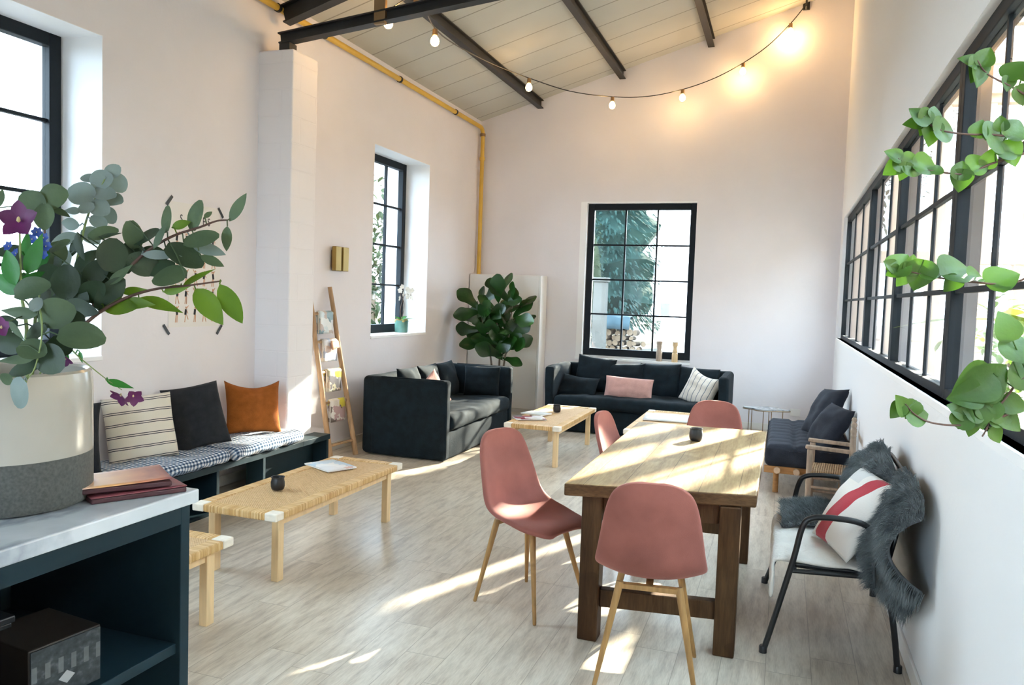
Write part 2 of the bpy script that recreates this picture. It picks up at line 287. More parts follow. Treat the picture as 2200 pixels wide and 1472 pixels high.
# ------------------------------------------------------------------ mesh helpers
class M:
    def __init__(s): s.v = []; s.f = []; s.mi = []; s.cur = 0
    def add(s, vs, fs):
        o = len(s.v); s.v += [tuple(p) for p in vs]; s.f += [tuple(i + o for i in f) for f in fs]; s.mi += [s.cur] * len(fs); return s
    def box(s, x0, y0, z0, x1, y1, z1):
        return s.add([(x0, y0, z0), (x1, y0, z0), (x1, y1, z0), (x0, y1, z0), (x0, y0, z1), (x1, y0, z1), (x1, y1, z1), (x0, y1, z1)],
                     [(0, 3, 2, 1), (4, 5, 6, 7), (0, 1, 5, 4), (1, 2, 6, 5), (2, 3, 7, 6), (3, 0, 4, 7)])
    def hexa(s, b, t):     # bottom quad, top quad (counter-clockwise from above)
        return s.add(list(b) + list(t), [(0, 3, 2, 1), (4, 5, 6, 7), (0, 1, 5, 4), (1, 2, 6, 5), (2, 3, 7, 6), (3, 0, 4, 7)])
    def beam(s, a, b, w, h, up=(0, 0, 1)):
        a, b = V(a), V(b); d = (b - a).normalized(); x = d.cross(V(up)).normalized(); u = x.cross(d)
        q = [x * w / 2 + u * h / 2, -x * w / 2 + u * h / 2, -x * w / 2 - u * h / 2, x * w / 2 - u * h / 2]
        return s.add([a + k for k in q] + [b + k for k in q], [(0, 1, 2, 3), (7, 6, 5, 4), (0, 4, 5, 1), (1, 5, 6, 2), (2, 6, 7, 3), (3, 7, 4, 0)])
    def tube(s, pts, r, n=10, cap=True):
        pts = [V(p) for p in pts]; k = len(pts); rs = r if isinstance(r, (list, tuple)) else [r] * k
        prev = None; rings = []
        for i, p in enumerate(pts):
            d = (pts[min(i + 1, k - 1)] - pts[max(i - 1, 0)]).normalized()
            if prev is None: a = d.orthogonal().normalized()
            else:
                a = prev - d * prev.dot(d); a = a.normalized() if a.length > 1e-6 else d.orthogonal().normalized()
            prev = a; b = d.cross(a); rings.append([p + (a * math.cos(2 * PI * j / n) + b * math.sin(2 * PI * j / n)) * rs[i] for j in range(n)])
        fs = [(i * n + j, i * n + (j + 1) % n, (i + 1) * n + (j + 1) % n, (i + 1) * n + j) for i in range(k - 1) for j in range(n)]
        if cap: fs += [tuple(range(n - 1, -1, -1)), tuple((k - 1) * n + j for j in range(n))]
        return s.add([p for q in rings for p in q], fs)
    def lathe(s, prof, n=32, c=(0, 0, 0)):
        k = len(prof); vs = [(c[0] + r * math.cos(2 * PI * j / n), c[1] + r * math.sin(2 * PI * j / n), c[2] + z) for r, z in prof for j in range(n)]
        fs = [(i * n + j, i * n + (j + 1) % n, (i + 1) * n + (j + 1) % n, (i + 1) * n + j) for i in range(k - 1) for j in range(n)]
        fs += [tuple(range(n - 1, -1, -1)), tuple((k - 1) * n + j for j in range(n))]
        return s.add(vs, fs)
    def grid(s, fn, nu, nv, wrapu=False):
        vs = [fn(i / (nu if wrapu else nu - 1) if nu > 1 else 0, j / (nv - 1)) for i in range(nu) for j in range(nv)]
        fs = [(i * nv + j, ((i + 1) % nu) * nv + j, ((i + 1) % nu) * nv + j + 1, i * nv + j + 1) for i in range(nu if wrapu else nu - 1) for j in range(nv - 1)]
        return s.add(vs, fs)
    def rbox(s, x0, y0, z0, x1, y1, z1, r, amp=0, fr=6, seed=0, seg=.07, sag=None):   # soft rounded block
        c = V(((x0 + x1) / 2, (y0 + y1) / 2, (z0 + z1) / 2)); h = V(((x1 - x0) / 2, (y1 - y0) / 2, (z1 - z0) / 2)); r = min(r, *h)
        def ax(hh):
            k = max(2, int(2 * (hh - r) / seg) + 1); e = [-hh, -hh + r * .35, -hh + r * .7]; m = [-hh + r + (2 * (hh - r)) * i / k for i in range(k + 1)]
            return e + m + [-q for q in reversed(e)]
        A = [ax(h.x), ax(h.y), ax(h.z)]; idx = {}; vs = []; fs = []
        def vert(i, j, k):
            if (i, j, k) not in idx:
                p = V((A[0][i], A[1][j], A[2][k])); q = V([max(-(h[d] - r), min(h[d] - r, p[d])) for d in range(3)])
                d = p - q; d = d.normalized() if d.length > 1e-9 else V((0, 0, 1)); p = q + d * r + c
                if amp: p += d * amp * mnoise.noise(p * fr + V((seed, seed * 2.1, 0)))
                if sag: p = V(sag(p))
                idx[i, j, k] = len(vs); vs.append(p)
            return idx[i, j, k]
        n = [len(a) for a in A]
        for a in range(3):
            b, d = (a + 1) % 3, (a + 2) % 3
            for side in (0, n[a] - 1):
                for i in range(n[b] - 1):
                    for j in range(n[d] - 1):
                        def g_(i_, j_):
                            t = [0, 0, 0]; t[a] = side; t[b] = i_; t[d] = j_; return vert(*t)
                        q = (g_(i, j), g_(i + 1, j), g_(i + 1, j + 1), g_(i, j + 1)); fs.append(q if side else q[::-1])
        return s.add(vs, fs)
    def leaf(s, base, dr, nm, L, W, prof, curl=.15, fold=.12, n=6):
        dr = V(dr).normalized(); nm = V(nm); nm = (nm - dr * nm.dot(dr)); nm = nm.normalized() if nm.length > 1e-5 else dr.orthogonal().normalized()
        sd = dr.cross(nm); base = V(base); vs = []
        for i in range(n + 1):
            t = i / n; w_ = W * .5 * prof(t); cpos = base + dr * L * t + nm * (-curl * L * t * t)
            for q in (-1, -.5, 0, .5, 1): vs.append(cpos + sd * w_ * q + nm * (abs(q) * w_ * fold * 2))
        fs = [(i * 5 + j, i * 5 + j + 1, (i + 1) * 5 + j + 1, (i + 1) * 5 + j) for i in range(n) for j in range(4)]
        return s.add(vs, fs)
    def build(s, name, m, parent=None, smooth=True, bevel=0, bseg=2, subd=0, solid=0, loc=None, weld=False):
        me = bpy.data.meshes.new(name); me.from_pydata(s.v, [], s.f)
        for x in (m if isinstance(m, (list, tuple)) else [m]): me.materials.append(x)
        if isinstance(m, (list, tuple)): me.polygons.foreach_set('material_index', s.mi)
        if smooth: me.polygons.foreach_set('use_smooth', [True] * len(s.f))
        me.update(); o = bpy.data.objects.new(name, me); col.objects.link(o)
        if parent: o.parent = parent
        if loc: o.location = loc
        if weld: k = o.modifiers.new('weld', 'WELD'); k.merge_threshold = 1e-4
        if solid: k = o.modifiers.new('solid', 'SOLIDIFY'); k.thickness = abs(solid); k.offset = 0 if solid > 0 else -1
        if bevel:
            k = o.modifiers.new('bevel', 'BEVEL'); k.width = bevel; k.segments = bseg; k.limit_method = 'ANGLE'; k.angle_limit = .6; k.harden_normals = False
        if subd: k = o.modifiers.new('sub', 'SUBSURF'); k.levels = subd; k.render_levels = subd
        if smooth and (bevel or not subd):
            try: me.set_sharp_from_angle(angle=.75)
            except Exception: pass
        return o
def tag(o, label, cat, group=None, kind=None):
    o['label'] = label; o['category'] = cat
    if group: o['group'] = group
    if kind: o['kind'] = kind
    return o
def thing(name, label, cat, loc=(0, 0, 0), rz=0, group=None):
    o = bpy.data.objects.new(name, None); o.empty_display_size = .1; col.objects.link(o); o.location = loc; o.rotation_euler = (0, 0, rz)
    return tag(o, label, cat, group)
def struct(name, mb, m, parent=None, **k):
    o = mb.build(name, m, parent, **k)
    if not parent: o['kind'] = 'structure'
    return o
def dup(root, loc, rz, label, group=None):
    c = root.copy(); col.objects.link(c); c.location = loc; c.rotation_euler = (0, 0, rz); c['label'] = label
    if group: c['group'] = group
    for ch in root.children:
        d = ch.copy(); col.objects.link(d); d.parent = c
        for gc in ch.children:
            e = gc.copy(); col.objects.link(e); e.parent = d
    return c
ROUND = lambda t: max(0.02, math.sin(PI * min(1, t * .93 + .05)) ** .55)
OVAL = lambda t: max(0.02, math.sin(PI * (t ** .85)) ** .8)
POINT = lambda t: max(0.01, math.sin(PI * t ** .75) * (1 - .25 * t))
FIDDLE = lambda t: max(.05, (.30 + .10 * math.sin(t * 6)) * min(1, t * 6) + .75 * math.exp(-((t - .72) / .22) ** 2)) * (1 if t < .97 else .55)
HEART = lambda t: max(.02, math.sin(PI * min(1, t * .97 + .03) ** .62) ** .8)
# ------------------------------------------------------------------ room shell
ZR = lambda x: 4.06 + .298 * (x - XL)
TH = .62
struct('floor', M().box(XL - TH, YF - .3, -.12, XR + .3, YB + .3, 0), m_floor, smooth=False)
Z1, Z2 = 1.12, 3.17
LW = [(-2.3, -.93), (2.58, 3.95), (7.47, 8.84)]
b = M(); ys = [YF] + [q for p in LW for q in p] + [YB]
zt = ZR(XL) + .02
for i in range(0, len(ys), 2): b.box(XL - TH, ys[i], 0, XL, ys[i + 1], zt)
for y0, y1 in LW: b.box(XL - TH, y0, 0, XL, y1, Z1 - .03); b.box(XL - TH, y0, Z2, XL, y1, zt)
struct('wall_left', b, m_wall, smooth=False)
bx0, bx1, bz0, bz1 = -2.70, -1.147, .80, 2.92
b = M()
def gab(x0, x1, z0, y0, y1):
    b.hexa([(x0, y0, z0), (x1, y0, z0), (x1, y1, z0), (x0, y1, z0)], [(x0, y0, ZR(x0) + .02), (x1, y0, ZR(x1) + .02), (x1, y1, ZR(x1) + .02), (x0, y1, ZR(x0) + .02)])
gab(XL - TH, bx0, 0, YB, YB + .3); gab(bx1, XR + .14, 0, YB, YB + .3); gab(bx0, bx1, bz1, YB, YB + .3); b.box(bx0, YB, 0, bx1, YB + .3, bz0 - .03)
struct('wall_back', b, m_wall, smooth=False)
rz0, rz1, ry1, ry0 = 1.235, 2.66, 10.1, .05
b = M(); zt = ZR(XR) + .1
b.box(XR, YF, 0, XR + .14, YB, rz0); b.box(XR, YF, rz1, XR + .14, YB, zt); b.box(XR, ry1, rz0, XR + .14, YB, rz1); b.box(XR, YF, rz0, XR + .14, ry0, rz1)
struct('wall_right', b, m_wallw, smooth=False)
b = M(); fx0, fx1, fz1 = -4.0, -1.5, 2.8
gab(XL - TH, fx0, 0, YF - .3, YF); gab(fx1, XR + .3, 0, YF - .3, YF); gab(fx0, fx1, fz1, YF - .3, YF); b.box(fx0, YF - .3, 0, fx1, YF, .9)
struct('wall_front', b, m_wall, smooth=False)
xa, xb = XL - TH, XR + .3
struct('ceiling', M().hexa([(xa, YF - .3, ZR(xa)), (xb, YF - .3, ZR(xb)), (xb, YB + .3, ZR(xb)), (xa, YB + .3, ZR(xa))],
                           [(xa, YF - .3, ZR(xa) + .2), (xb, YF - .3, ZR(xb) + .2), (xb, YB + .3, ZR(xb) + .2), (xa, YB + .3, ZR(xa) + .2)]), m_ceil, smooth=False)
struct('pillar_left', M().box(XL - .02, 5.52, 0, -3.87, 5.88, 3.545), m_pillar, smooth=False, bevel=.012)
struct('baseboard_right', M().box(XR - .014, YF, 0, XR, YB, .085), m_white, smooth=False, bevel=.004)
struct('baseboard_left', M().box(XL, YF, 0, XL + .014, 5.52, .085).box(XL, 5.88, 0, XL + .014, YB, .085), m_white, smooth=False, bevel=.004)
struct('baseboard_back', M().box(XL, YB - .014, 0, XR, YB, .085), m_white, smooth=False, bevel=.004)
# windows: frame, muntins, sash edge, glass
def window(name, O, U, N, wd, z0, z1, cols, rows, fwid=.085, dep=.07, reveal=None):
    """O = corner on the window plane (x,y), U = unit vector along its width, N = into the room"""
    O, U, N = V((*O, 0)), V((*U, 0)), V((*N, 0)); Zv = V((0, 0, 1))
    def slab(mb, u0, u1, za, zb, d0, d1):
        pts = [O + U * u + N * d + Zv * z for z in (za, zb) for u, d in ((u0, d0), (u1, d0), (u1, d1), (u0, d1))]
        mb.hexa(pts[:4], pts[4:])
    fr = M()
    slab(fr, 0, fwid, z0, z1, 0, dep); slab(fr, wd - fwid, wd, z0, z1, 0, dep); slab(fr, fwid, wd - fwid, z0, z0 + fwid * 1.15, 0, dep); slab(fr, fwid, wd - fwid, z1 - fwid, z1, 0, dep)
    f = struct(name, fr, m_wframe, smooth=False, bevel=.006)
    mu = M(); cw = (wd - 2 * fwid) / cols; rh = (z1 - z0 - fwid * 2.15) / rows
    for i in range(1, cols): slab(mu, fwid + cw * i - .011, fwid + cw * i + .011, z0 + fwid, z1 - fwid, .012, .046)
    for i in range(1, rows): zz = z0 + fwid * 1.15 + rh * i; slab(mu, fwid, wd - fwid, zz - .011, zz + .011, .014, .048)
    mu.build('muntins', m_wframe, f, smooth=False)
    gm = M(); slab(gm, fwid, wd - fwid, z0 + fwid, z1 - fwid, .026, .032); gm.build('pane', m_glass, f, smooth=False)
    return f
for i, (y0, y1) in enumerate(LW):
    window('window_%d' % (i + 1), (XL - .36, y0 + .05), (0, 1), (1, 0), y1 - y0 - .1, Z1 + .0, Z2 + .0, 3, 4)
    struct('trim_%d' % (i + 1), M().box(XL - TH, y0, Z1 - .03, XL + .012, y1, Z1), m_reveal, smooth=False, bevel=.003)
    # splayed white reveals
    rv = M()
    for ya, yb in ((y0, y0 + .045), (y1, y1 - .045)):
        rv.hexa([(XL, ya, Z1), (XL - .36, ya, Z1), (XL - .36, yb, Z1), (XL, ya + (yb - ya) * .05, Z1)], [(XL, ya, Z2), (XL - .36, ya, Z2), (XL - .36, yb, Z2), (XL, ya + (yb - ya) * .05, Z2)])
    rv.hexa([(XL - .36, y0, Z2 - .004), (XL - .001, y0, Z2 - .004), (XL - .001, y1, Z2 - .004), (XL - .36, y1, Z2 - .004)], [(XL - .36, y0, Z2 + .002), (XL - .001, y0, Z2 + .002), (XL - .001, y1, Z2 + .002), (XL - .36, y1, Z2 + .002)])
    struct('trim_%d' % (i + 11), rv, m_reveal, smooth=False)
window('window_4', (-1.15, YB + .14), (-1, 0), (0, -1), 1.46, .83, 2.90, 3, 4, .085)
struct('trim_4', M().box(bx0 - .01, YB - .012, bz0 - .03, bx1, YB + .3, bz0), m_reveal, smooth=False, bevel=.003)
struct('trim_5', M().box(bx0, YB + .001, bz0, bx0 + .085, YB + .2, bz1).box(bx0 + .085, YB + .001, bz1 - .02, bx1, YB + .2, bz1).box(bx0 + .085, YB + .10, bz0, bx1, YB + .2, .835).box(bx1 - .003, YB + .001, .835, bx1, YB + .2, bz1 - .02), m_reveal, smooth=False)
window('window_5', (-1.5, YF - .16), (-1, 0), (0, 1), 2.5, .9, 2.8, 4, 3, .08)
# right-hand internal glazing: bays between deep steel mullions
mull = [10.06] + [10.06 - .42 - 0 - 1.86 * k + 0 for k in range(0)]
MY = [10.05, 7.35, 5.50, 3.70, 1.90, .10]
Xg = XR + .035
for k in range(len(MY) - 1):
    ya, yb = MY[k + 1], MY[k]
    fr = M(); fr.box(Xg, ya, rz0, Xg + .10, ya + .055, rz1).box(Xg, yb - .055, rz0, Xg + .10, yb, rz1)
    fr.box(Xg, ya + .055, rz0, Xg + .07, yb - .055, rz0 + .045).box(Xg, ya + .055, rz1 - .06, Xg + .07, yb - .055, rz1)
    f = struct('window_%d' % (6 + k), fr, m_wframe, smooth=False, bevel=.004)
    n_ = 3
    mu = M(); cw = (yb - ya - .11) / n_
    for i in range(1, n_): yy = ya + .055 + cw * i; mu.box(Xg + .018, yy - .010, rz0 + .045, Xg + .036, yy + .010, rz1 - .06)
    for zz in (1.685, 2.11): mu.box(Xg + .014, ya + .055, zz - .011, Xg + .038, yb - .055, zz + .011)
    mu.build('muntins', m_wframe, f, smooth=False)
    M().box(Xg + .024, ya + .055, rz0 + .045, Xg + .030, yb - .055, rz1 - .06).build('pane', m_glass, f, smooth=False)
struct('trim_6', M().box(XR - .012, ry0, rz0 - .035, Xg + .02, ry1, rz0), m_reveal, smooth=False, bevel=.004)
# ------------------------------------------------------------------ roof steel
def ibeam(mb, a, b, w=.09, h=.12, t=.012, up=(0, 0, 1)):
    a, b = V(a), V(b); d = (b - a).normalized(); x = d.cross(V(up)).normalized(); u = x.cross(d)
    mb.beam(a + u * (h / 2 - t / 2), b + u * (h / 2 - t / 2), w, t, up); mb.beam(a - u * (h / 2 - t / 2), b - u * (h / 2 - t / 2), w, t, up); mb.beam(a, b, t * 1.2, h - 2 * t, up)
for k, (x, lab) in enumerate(((-3.33, 'dark steel purlin nearest the yellow pipe, carrying the string lights'), (-2.2, 'dark steel purlin in the middle of the sloping ceiling'), (-1.065, 'dark steel purlin furthest right on the sloping ceiling'))):
    b = M(); zc = ZR(x) - .062; ibeam(b, (x, YF, zc), (x, YB - .002, zc), .08, .115)
    tag(b.build('ceiling_purlin', m_steel, smooth=False), lab, 'beam', 'ceiling purlins')
yt = 5.68
b = M(); ibeam(b, (-4.11, yt + .05, 3.895), (XR, yt + .05, 3.895 + .298 * (XR + 4.11)), .10, .15)
tag(b.build('truss_rafter', m_steel, smooth=False), 'dark steel rafter rising with the roof from the left wall pillar', 'beam')
b = M(); ibeam(b, (-4.06, yt - .06, 3.66), (XR, yt - .06, 3.66 + .11 * 4.66), .09, .09); b.box(-4.05, yt - .10, 3.545, -3.95, yt, 3.62)
tag(b.build('truss_tie', m_steel, smooth=False), 'nearly level dark steel tie beam just above the pillar', 'beam')
b = M(); ibeam(b, (XL + .02, 4.75, 3.97), (XL + .6, 5.0, 4.12), .06, .06)
tag(b.build('wind_brace', m_steel, smooth=False), 'stub of dark steel brace left of the yellow pipe at the top edge', 'beam')
# yellow gas pipe
t = thing('gas_pipe', 'yellow gas pipe along the left eave and down the back corner', 'pipe', (XL + .06, YB - .07, 1.9))
pp = [(0, -13, 2.045), (0, -.12, 2.045)] + [(0, -.12 + .10 * math.sin(a), 2.045 - .10 + .10 * math.cos(a)) for a in (.4, .8, 1.2, PI / 2)] + [(0, -.02, 0)]
M().tube([(x, y, z) for x, y, z in pp], .028, 14).build('pipe_run', m_yellow, t)
for y in (-1.0, -2.55, -4.05, -6.4):
    M().lathe([(.030, -.014), (.036, -.014), (.036, .014), (.030, .014)], 16).build('pipe_clamp', m_steel, t); o = t.children[-1]
for o, y in zip([c for c in t.children if c.name.startswith('pipe_clamp')], (-1.0, -2.55, -4.05, -4.75)):
    o.rotation_euler = (PI / 2, 0, 0); o.location = (0, y, 2.045)
for z in (1.62, 1.95): o = M().lathe([(.030, -.02), (.038, -.02), (.038, .02), (.030, .02)], 16).build('pipe_joint', m_brassd if z > 1.8 else m_yellow, t); o.location = (0, -.02, z)
# string lights: one cord with its lampholders
t = thing('string_light', 'black festoon cord of warm glowing bulbs hung from the ceiling', 'string lights', (-3.33, 7.2, 4.2))
def par(o, *, keep=True): o.parent = t; o.location = V(o.location) - t.location; return o
px = [(835, 22, 5.9), (895, -6, 5.75), (935, 62, 6.35), (985, 100, 7.2), (1060, 138, 8.1), (1137, 168, 8.7), (1225, 196, 9.3), (1316, 208, 9.75), (1392, 207, 10.0), (1467, 192, 10.15), (1535, 168, 10.25), (1597, 135, 10.32), (1650, 98, 10.36), (1699, 50, 10.38), (1733, 8, 10.42)]
P = [hit(u, v, 1, y) for u, v, y in px]
def smooth(pts, n=6):
    out = []
    for i in range(len(pts) - 1):
        p0, p1, p2, p3 = pts[max(i - 1, 0)], pts[i], pts[i + 1], pts[min(i + 2, len(pts) - 1)]
        for k in range(n):
            s = k / n; out.append(.5 * ((2 * p1) + (p2 - p0) * s + (2 * p0 - 5 * p1 + 4 * p2 - p3) * s * s + (3 * p1 - p0 - 3 * p2 + p3) * s ** 3))
    return out + [pts[-1]]
par(M().tube(smooth(P), .006, 6).build('cord', m_black))
for i in (0, 1, 2, 5, 7, 9, 11, 13):
    p = P[i]
    s_ = par(M().lathe([(.010, .0), (.022, -.004), (.024, -.055), (.019, -.06)], 14, p).build('lampholder', m_brassd))
    bl = M().lathe([(.016, -.058), (.020, -.066), (.034, -.085), (.039, -.105), (.036, -.125), (.024, -.142), (.006, -.15)], 18, p).build('bulb', m_bulb, s_)
    L = bpy.data.lights.new('bulb_glow', 'POINT'); L.energy = 3.6 if i == 13 else 1.8; L.color = (1, .60, .24); L.shadow_soft_size = .04
    lo = bpy.data.objects.new('bulb_glow', L); col.objects.link(lo); lo.location = p + V((0, 0, -.11)) + (V((0, -.06, -.06)))
b = M().box(-.05, -.02, -.16, .05, .02, .03)
o = tag(b.build('junction_box', m_brassd, smooth=False, bevel=.006), 'bronze junction box on the tie beam beside the first bulbs', 'electrical box'); o.location = hit(818, 8, 1, 5.6)
o = tag(M().tube([(0, .03, .0), (0, -.08, .02), (.0, -.09, -.05), (0, -.06, -.07)], .012, 8).box(-.04, .02, -.05, .04, .045, .08).build('wall_hook', m_steel), 'dark hook on the back wall holding the end of the string lights', 'hook'); o.location = V((P[-1].x, YB - .045, P[-1].z + .0))
# gold wall light
t = thing('wall_sconce', 'pair of brass vertical bars fixed to the left wall above the ladder', 'wall light', (XL, 6.76, 1.79))
for dy in (-.075, .06): M().box(.03, dy - .05, 0, .075, dy + .05, .235).build('brass_shade', m_brass, t, smooth=False, bevel=.004)
M().box(.0, -.09, .03, .032, .08, .2).build('back_plate', m_brassd, t, smooth=False)
# poster with tape
t = thing('wall_poster', 'pale poster of rows of small dancers taped to the left wall', 'poster', (XL + .002, 4.80, 1.73))
M().box(0, -.27, -.44, .003, .27, .47).build('sheet', mat('poster_paper', (.80, .77, .745), .8), t, smooth=False)
m_ik, m_is = mat('ink_black', (.03, .03, .035), .8), mat('ink_skin', (.62, .33, .20), .8); protos = []
for k in range(5):
    b = M(); X = .004; sg = 1 if k % 2 else -1
    b.beam((X, 0, .012), (X, .006 * sg, -.03), .0015, .020, (0, 1, 0)); b.beam((X, -.025, -.088), (X, .025, -.088), .001, .003, (0, 1, 0)); b.cur = 1
    b.lathe([(.001, -.008), (.007, 0), (.001, .008)], 6, (X + .0005, 0, .024)); b.beam((X, -.004, -.03), (X, -.012, -.085), .0015, .006, (0, 1, 0)); b.beam((X, .006, -.03), (X, .004 + .02 * (k in (1, 4)), -.085 + .02 * (k == 4)), .0015, .006, (0, 1, 0))
    b.beam((X, -.004, .01), (X, -.025 * sg, .038 - .03 * (k == 2)), .0015, .005, (0, 1, 0)); b.beam((X, .004, .01), (X, .021, -.02 + .055 * (k in (0, 3))), .0015, .005, (0, 1, 0)); protos.append(b)
made = [None] * 5
for r in range(5):
    for c in range(5):
        k = (r * 2 + c) % 5
        if made[k] is None: o = made[k] = protos[k].build('dancer_print', [m_ik, m_is], t, smooth=False)
        else: o = made[k].copy(); col.objects.link(o); o.parent = t
        o.location = (0, -.19 + c * .095, .22 - r * .135)
for z, w_ in ((-.36, .12), (-.385, .17)): M().beam((.004, -w_, z), (.004, w_ * .9, z), .001, .004, (0, 1, 0)).build('caption_line', mat('ink_grey', (.55, .52, .5), .8) if 'ink_grey' not in MATS else MATS['ink_grey'], t, smooth=False)
def letter(ch, y, z, h):
    cu = bpy.data.curves.new('title_letter', 'FONT'); cu.body = ch; cu.size = h; cu.extrude = .0008
    tmp = bpy.data.objects.new('tmp', cu); me = bpy.data.meshes.new_from_object(tmp); bpy.data.objects.remove(tmp); bpy.data.curves.remove(cu); me.name = 'title_letter'
    o = bpy.data.objects.new('title_letter', me); col.objects.link(o); o.parent = t; o.location = (.0045, y, z); o.rotation_euler = (PI / 2, 0, PI / 2); o.data.materials.clear(); o.data.materials.append(MATS['ink_black']); o.scale = (.7, 1, 1)
for ch, y in (('S', -.165), ('E', .07), ('S', .125)): letter(ch, y, .325, .085)
for y, z, a in ((-.27, .47, 1), (.27, .44, -1), (-.29, -.455, -1), (.27, -.47, 1)):
    o = M().box(0, -.045, -.011, .0015, .045, .011).build('tape_strip', m_black, t, smooth=False); o.location = (.0045, y, z); o.rotation_euler = (a * .9, 0, 0)
# wall socket
t = thing('wall_socket', 'white electrical socket low on the back wall beside the daybed', 'socket', (.19, YB - .001, .255))
M().box(-.06, -.012, -.045, .06, 0, .045).build('plate', m_plastic, t, smooth=False, bevel=.004); o = M().lathe([(.02, -.014), (.022, -.0125)], 16).build('outlet', m_paper, t); o.rotation_euler = (PI / 2, 0, 0); o.location = (0, 0, 0)
# tall white cupboard in the corner
t = thing('tall_cupboard', 'tall off-white cupboard in the back left corner behind the fig', 'cupboard', (-3.69, 10.35, 0))
M().box(-.50, -.13, .05, .55, .135, 1.895).build('body', m_white, t, smooth=False, bevel=.004); M().box(-.48, -.11, 0, .53, .12, .05).build('plinth', m_white, t, smooth=False)
for x0, x1 in ((-.495, -.005), (.002, .52)): M().box(x0, -.15, .06, x1, -.131, 1.885).build('door', m_white, t, smooth=False, bevel=.003)
M().box(.522, -.15, .05, .55, -.131, 1.89).build('side_edge', m_plastic, t, smooth=False, bevel=.003)
# ------------------------------------------------------------------ cushions
def pillow_mesh(w_, h_, t_, seed=0, pinch=.07, wr=.012, n=26, sagz=0):
    b = M(); S = seed * 3.7
    def pos(u, v, side):
        u, v = u * 2 - 1, v * 2 - 1
        x = u * w_ / 2 * (1 - pinch * (1 - v * v)); y = v * h_ / 2 * (1 - pinch * (1 - u * u))
        e = max(0, (1 - abs(u) ** 2.6) * (1 - abs(v) ** 2.6)) ** .55
        z = side * t_ / 2 * e
        p = V((x * 7, y * 7, S + side)); q = V((x * 2.4, y * 14, S + side * 2))
        z += wr * e ** .5 * (mnoise.noise(p) + .7 * mnoise.noise(q)) + .012 * mnoise.noise(V((u * 1.7, v * 1.7, S)))
        if sagz: y -= sagz * (1 - u * u) * max(0, v) ** 2
        return (x, y, z)
    def edge(p, u, v): return p
    b.grid(lambda u, v: pos(u, v, 1), n, n); b.grid(lambda u, v: pos(u, v, -1), n, n)
    k = n * n; 
    b.f[len(b.f) // 2:] = [tuple(reversed(f)) for f in b.f[len(b.f) // 2:]]
    for i in list(range(n)): # make rims coincide
        for a in (i, (n - 1) * n + i, i * n, i * n + n - 1):
            p = [(b.v[a][q] + b.v[a + k][q]) / 2 for q in range(3)]; b.v[a] = b.v[a + k] = tuple(p)
    return b
def cushion(label, c, face, tilt, w_, h_, t_, m, roll=0, seed=0, group=None, name='cushion', **k):
    fdir = V((face[0], face[1], 0)).normalized(); up = V((0, 0, 1)); nrm_ = fdir * math.cos(tilt) + up * math.sin(tilt); u2 = up * math.cos(tilt) - fdir * math.sin(tilt)
    rgt = u2.cross(nrm_); mt = Matrix((rgt, u2, nrm_)).transposed() @ Matrix.Rotation(roll, 3, 'Z')
    o = pillow_mesh(w_, h_, t_, seed, **k).build(name, m, weld=True); o.matrix_world = Matrix.Translation(c) @ mt.to_4x4()
    if m in (m_charc, m_navy, m_rust): pass
    return tag(o, label, 'cushion', group)
# ------------------------------------------------------------------ wall bench with gingham mattress
bY0, bY1, bX0, bX1, bZ = 2.6, 5.9, -4.19, -3.70, .345
t = thing('wall_bench', 'dark teal built-in bench along the left wall, open box bases', 'bench', (-3.95, 4.2, 0))
def loc_(o): o.location = V(o.location) - t.location; return o
# (front right end sits in front of the pillar)
loc_(M().box(bX0, bY0, bZ - .045, bX1, 5.515, bZ).box(-3.865, 5.515, bZ - .045, bX1, 5.92, bZ).build('seat_board', m_teal, t, smooth=False, bevel=.003))
def boxbase(y0, y1, xb):
    b = M(); b.box(xb, y0, 0, bX1 - .004, y0 + .03, bZ - .046).box(xb, y1 - .03, 0, bX1 - .004, y1, bZ - .046).box(xb, y0 + .03, 0, xb + .02, y1 - .03, bZ - .046).box(xb + .02, y0 + .03, 0, bX1 - .004, y1 - .03, .02)
    loc_(b.build('open_base', m_teal, t, smooth=False, bevel=.002))
boxbase(2.62, 4.50, bX0); boxbase(4.99, 5.90, -3.86)
def mattress(y0, y1, label, seed):
    def sag(p):
        s = mnoise.noise(V((p.x * 3, p.y * 5, seed))); tuft = 0
        for ty in np.arange(y0 + .22, y1, .36):
            for tx in (-4.03, -3.82): tuft += .016 * math.exp(-((p.y - ty) ** 2 + (p.x - tx) ** 2) / .006)
        return (p.x + .022 * mnoise.noise(V((p.y * 7, 1, seed))), p.y, p.z + (.020 * s - tuft if p.z > bZ + .03 else 0))
    o = M().rbox(-4.17, y0, bZ + .004, -3.665, y1, bZ + .095, .047, .013, 11, seed, .04, sag).build('bench_pad', m_ging)
    tag(o, label, 'seat pad', 'gingham bench pads')
mattress(4.62, 5.50, 'navy gingham seat pad at the pillar end of the teal bench', 2)
mattress(3.70, 4.60, 'navy gingham seat pad under the striped cushion on the teal bench', 5)
mattress(2.75, 3.68, 'navy gingham seat pad at the end of the bench nearest the marble counter', 8)
zc = bZ + .085
cushion('rust orange linen cushion on the bench against the pillar', (-3.98, 5.22, zc + .215), (.8, -.6), .28, .44, .43, .13, m_rust, -.03, 3, 'bench cushions', pinch=.08, wr=.034, sagz=.045)
cushion('charcoal linen cushion on the bench left of the rust cushion', (-3.98, 4.58, zc + .225), (.82, -.5), .33, .41, .47, .11, m_charc, .14, 6, 'bench cushions', pinch=.06, wr=.016)
cushion('cream cushion with thin black stripes leaning on the bench wall', (-4.03, 4.11, zc + .205), (.85, -.42), .25, .45, .44, .12, m_stripe, .06, 9, 'bench cushions', pinch=.03, wr=.012)
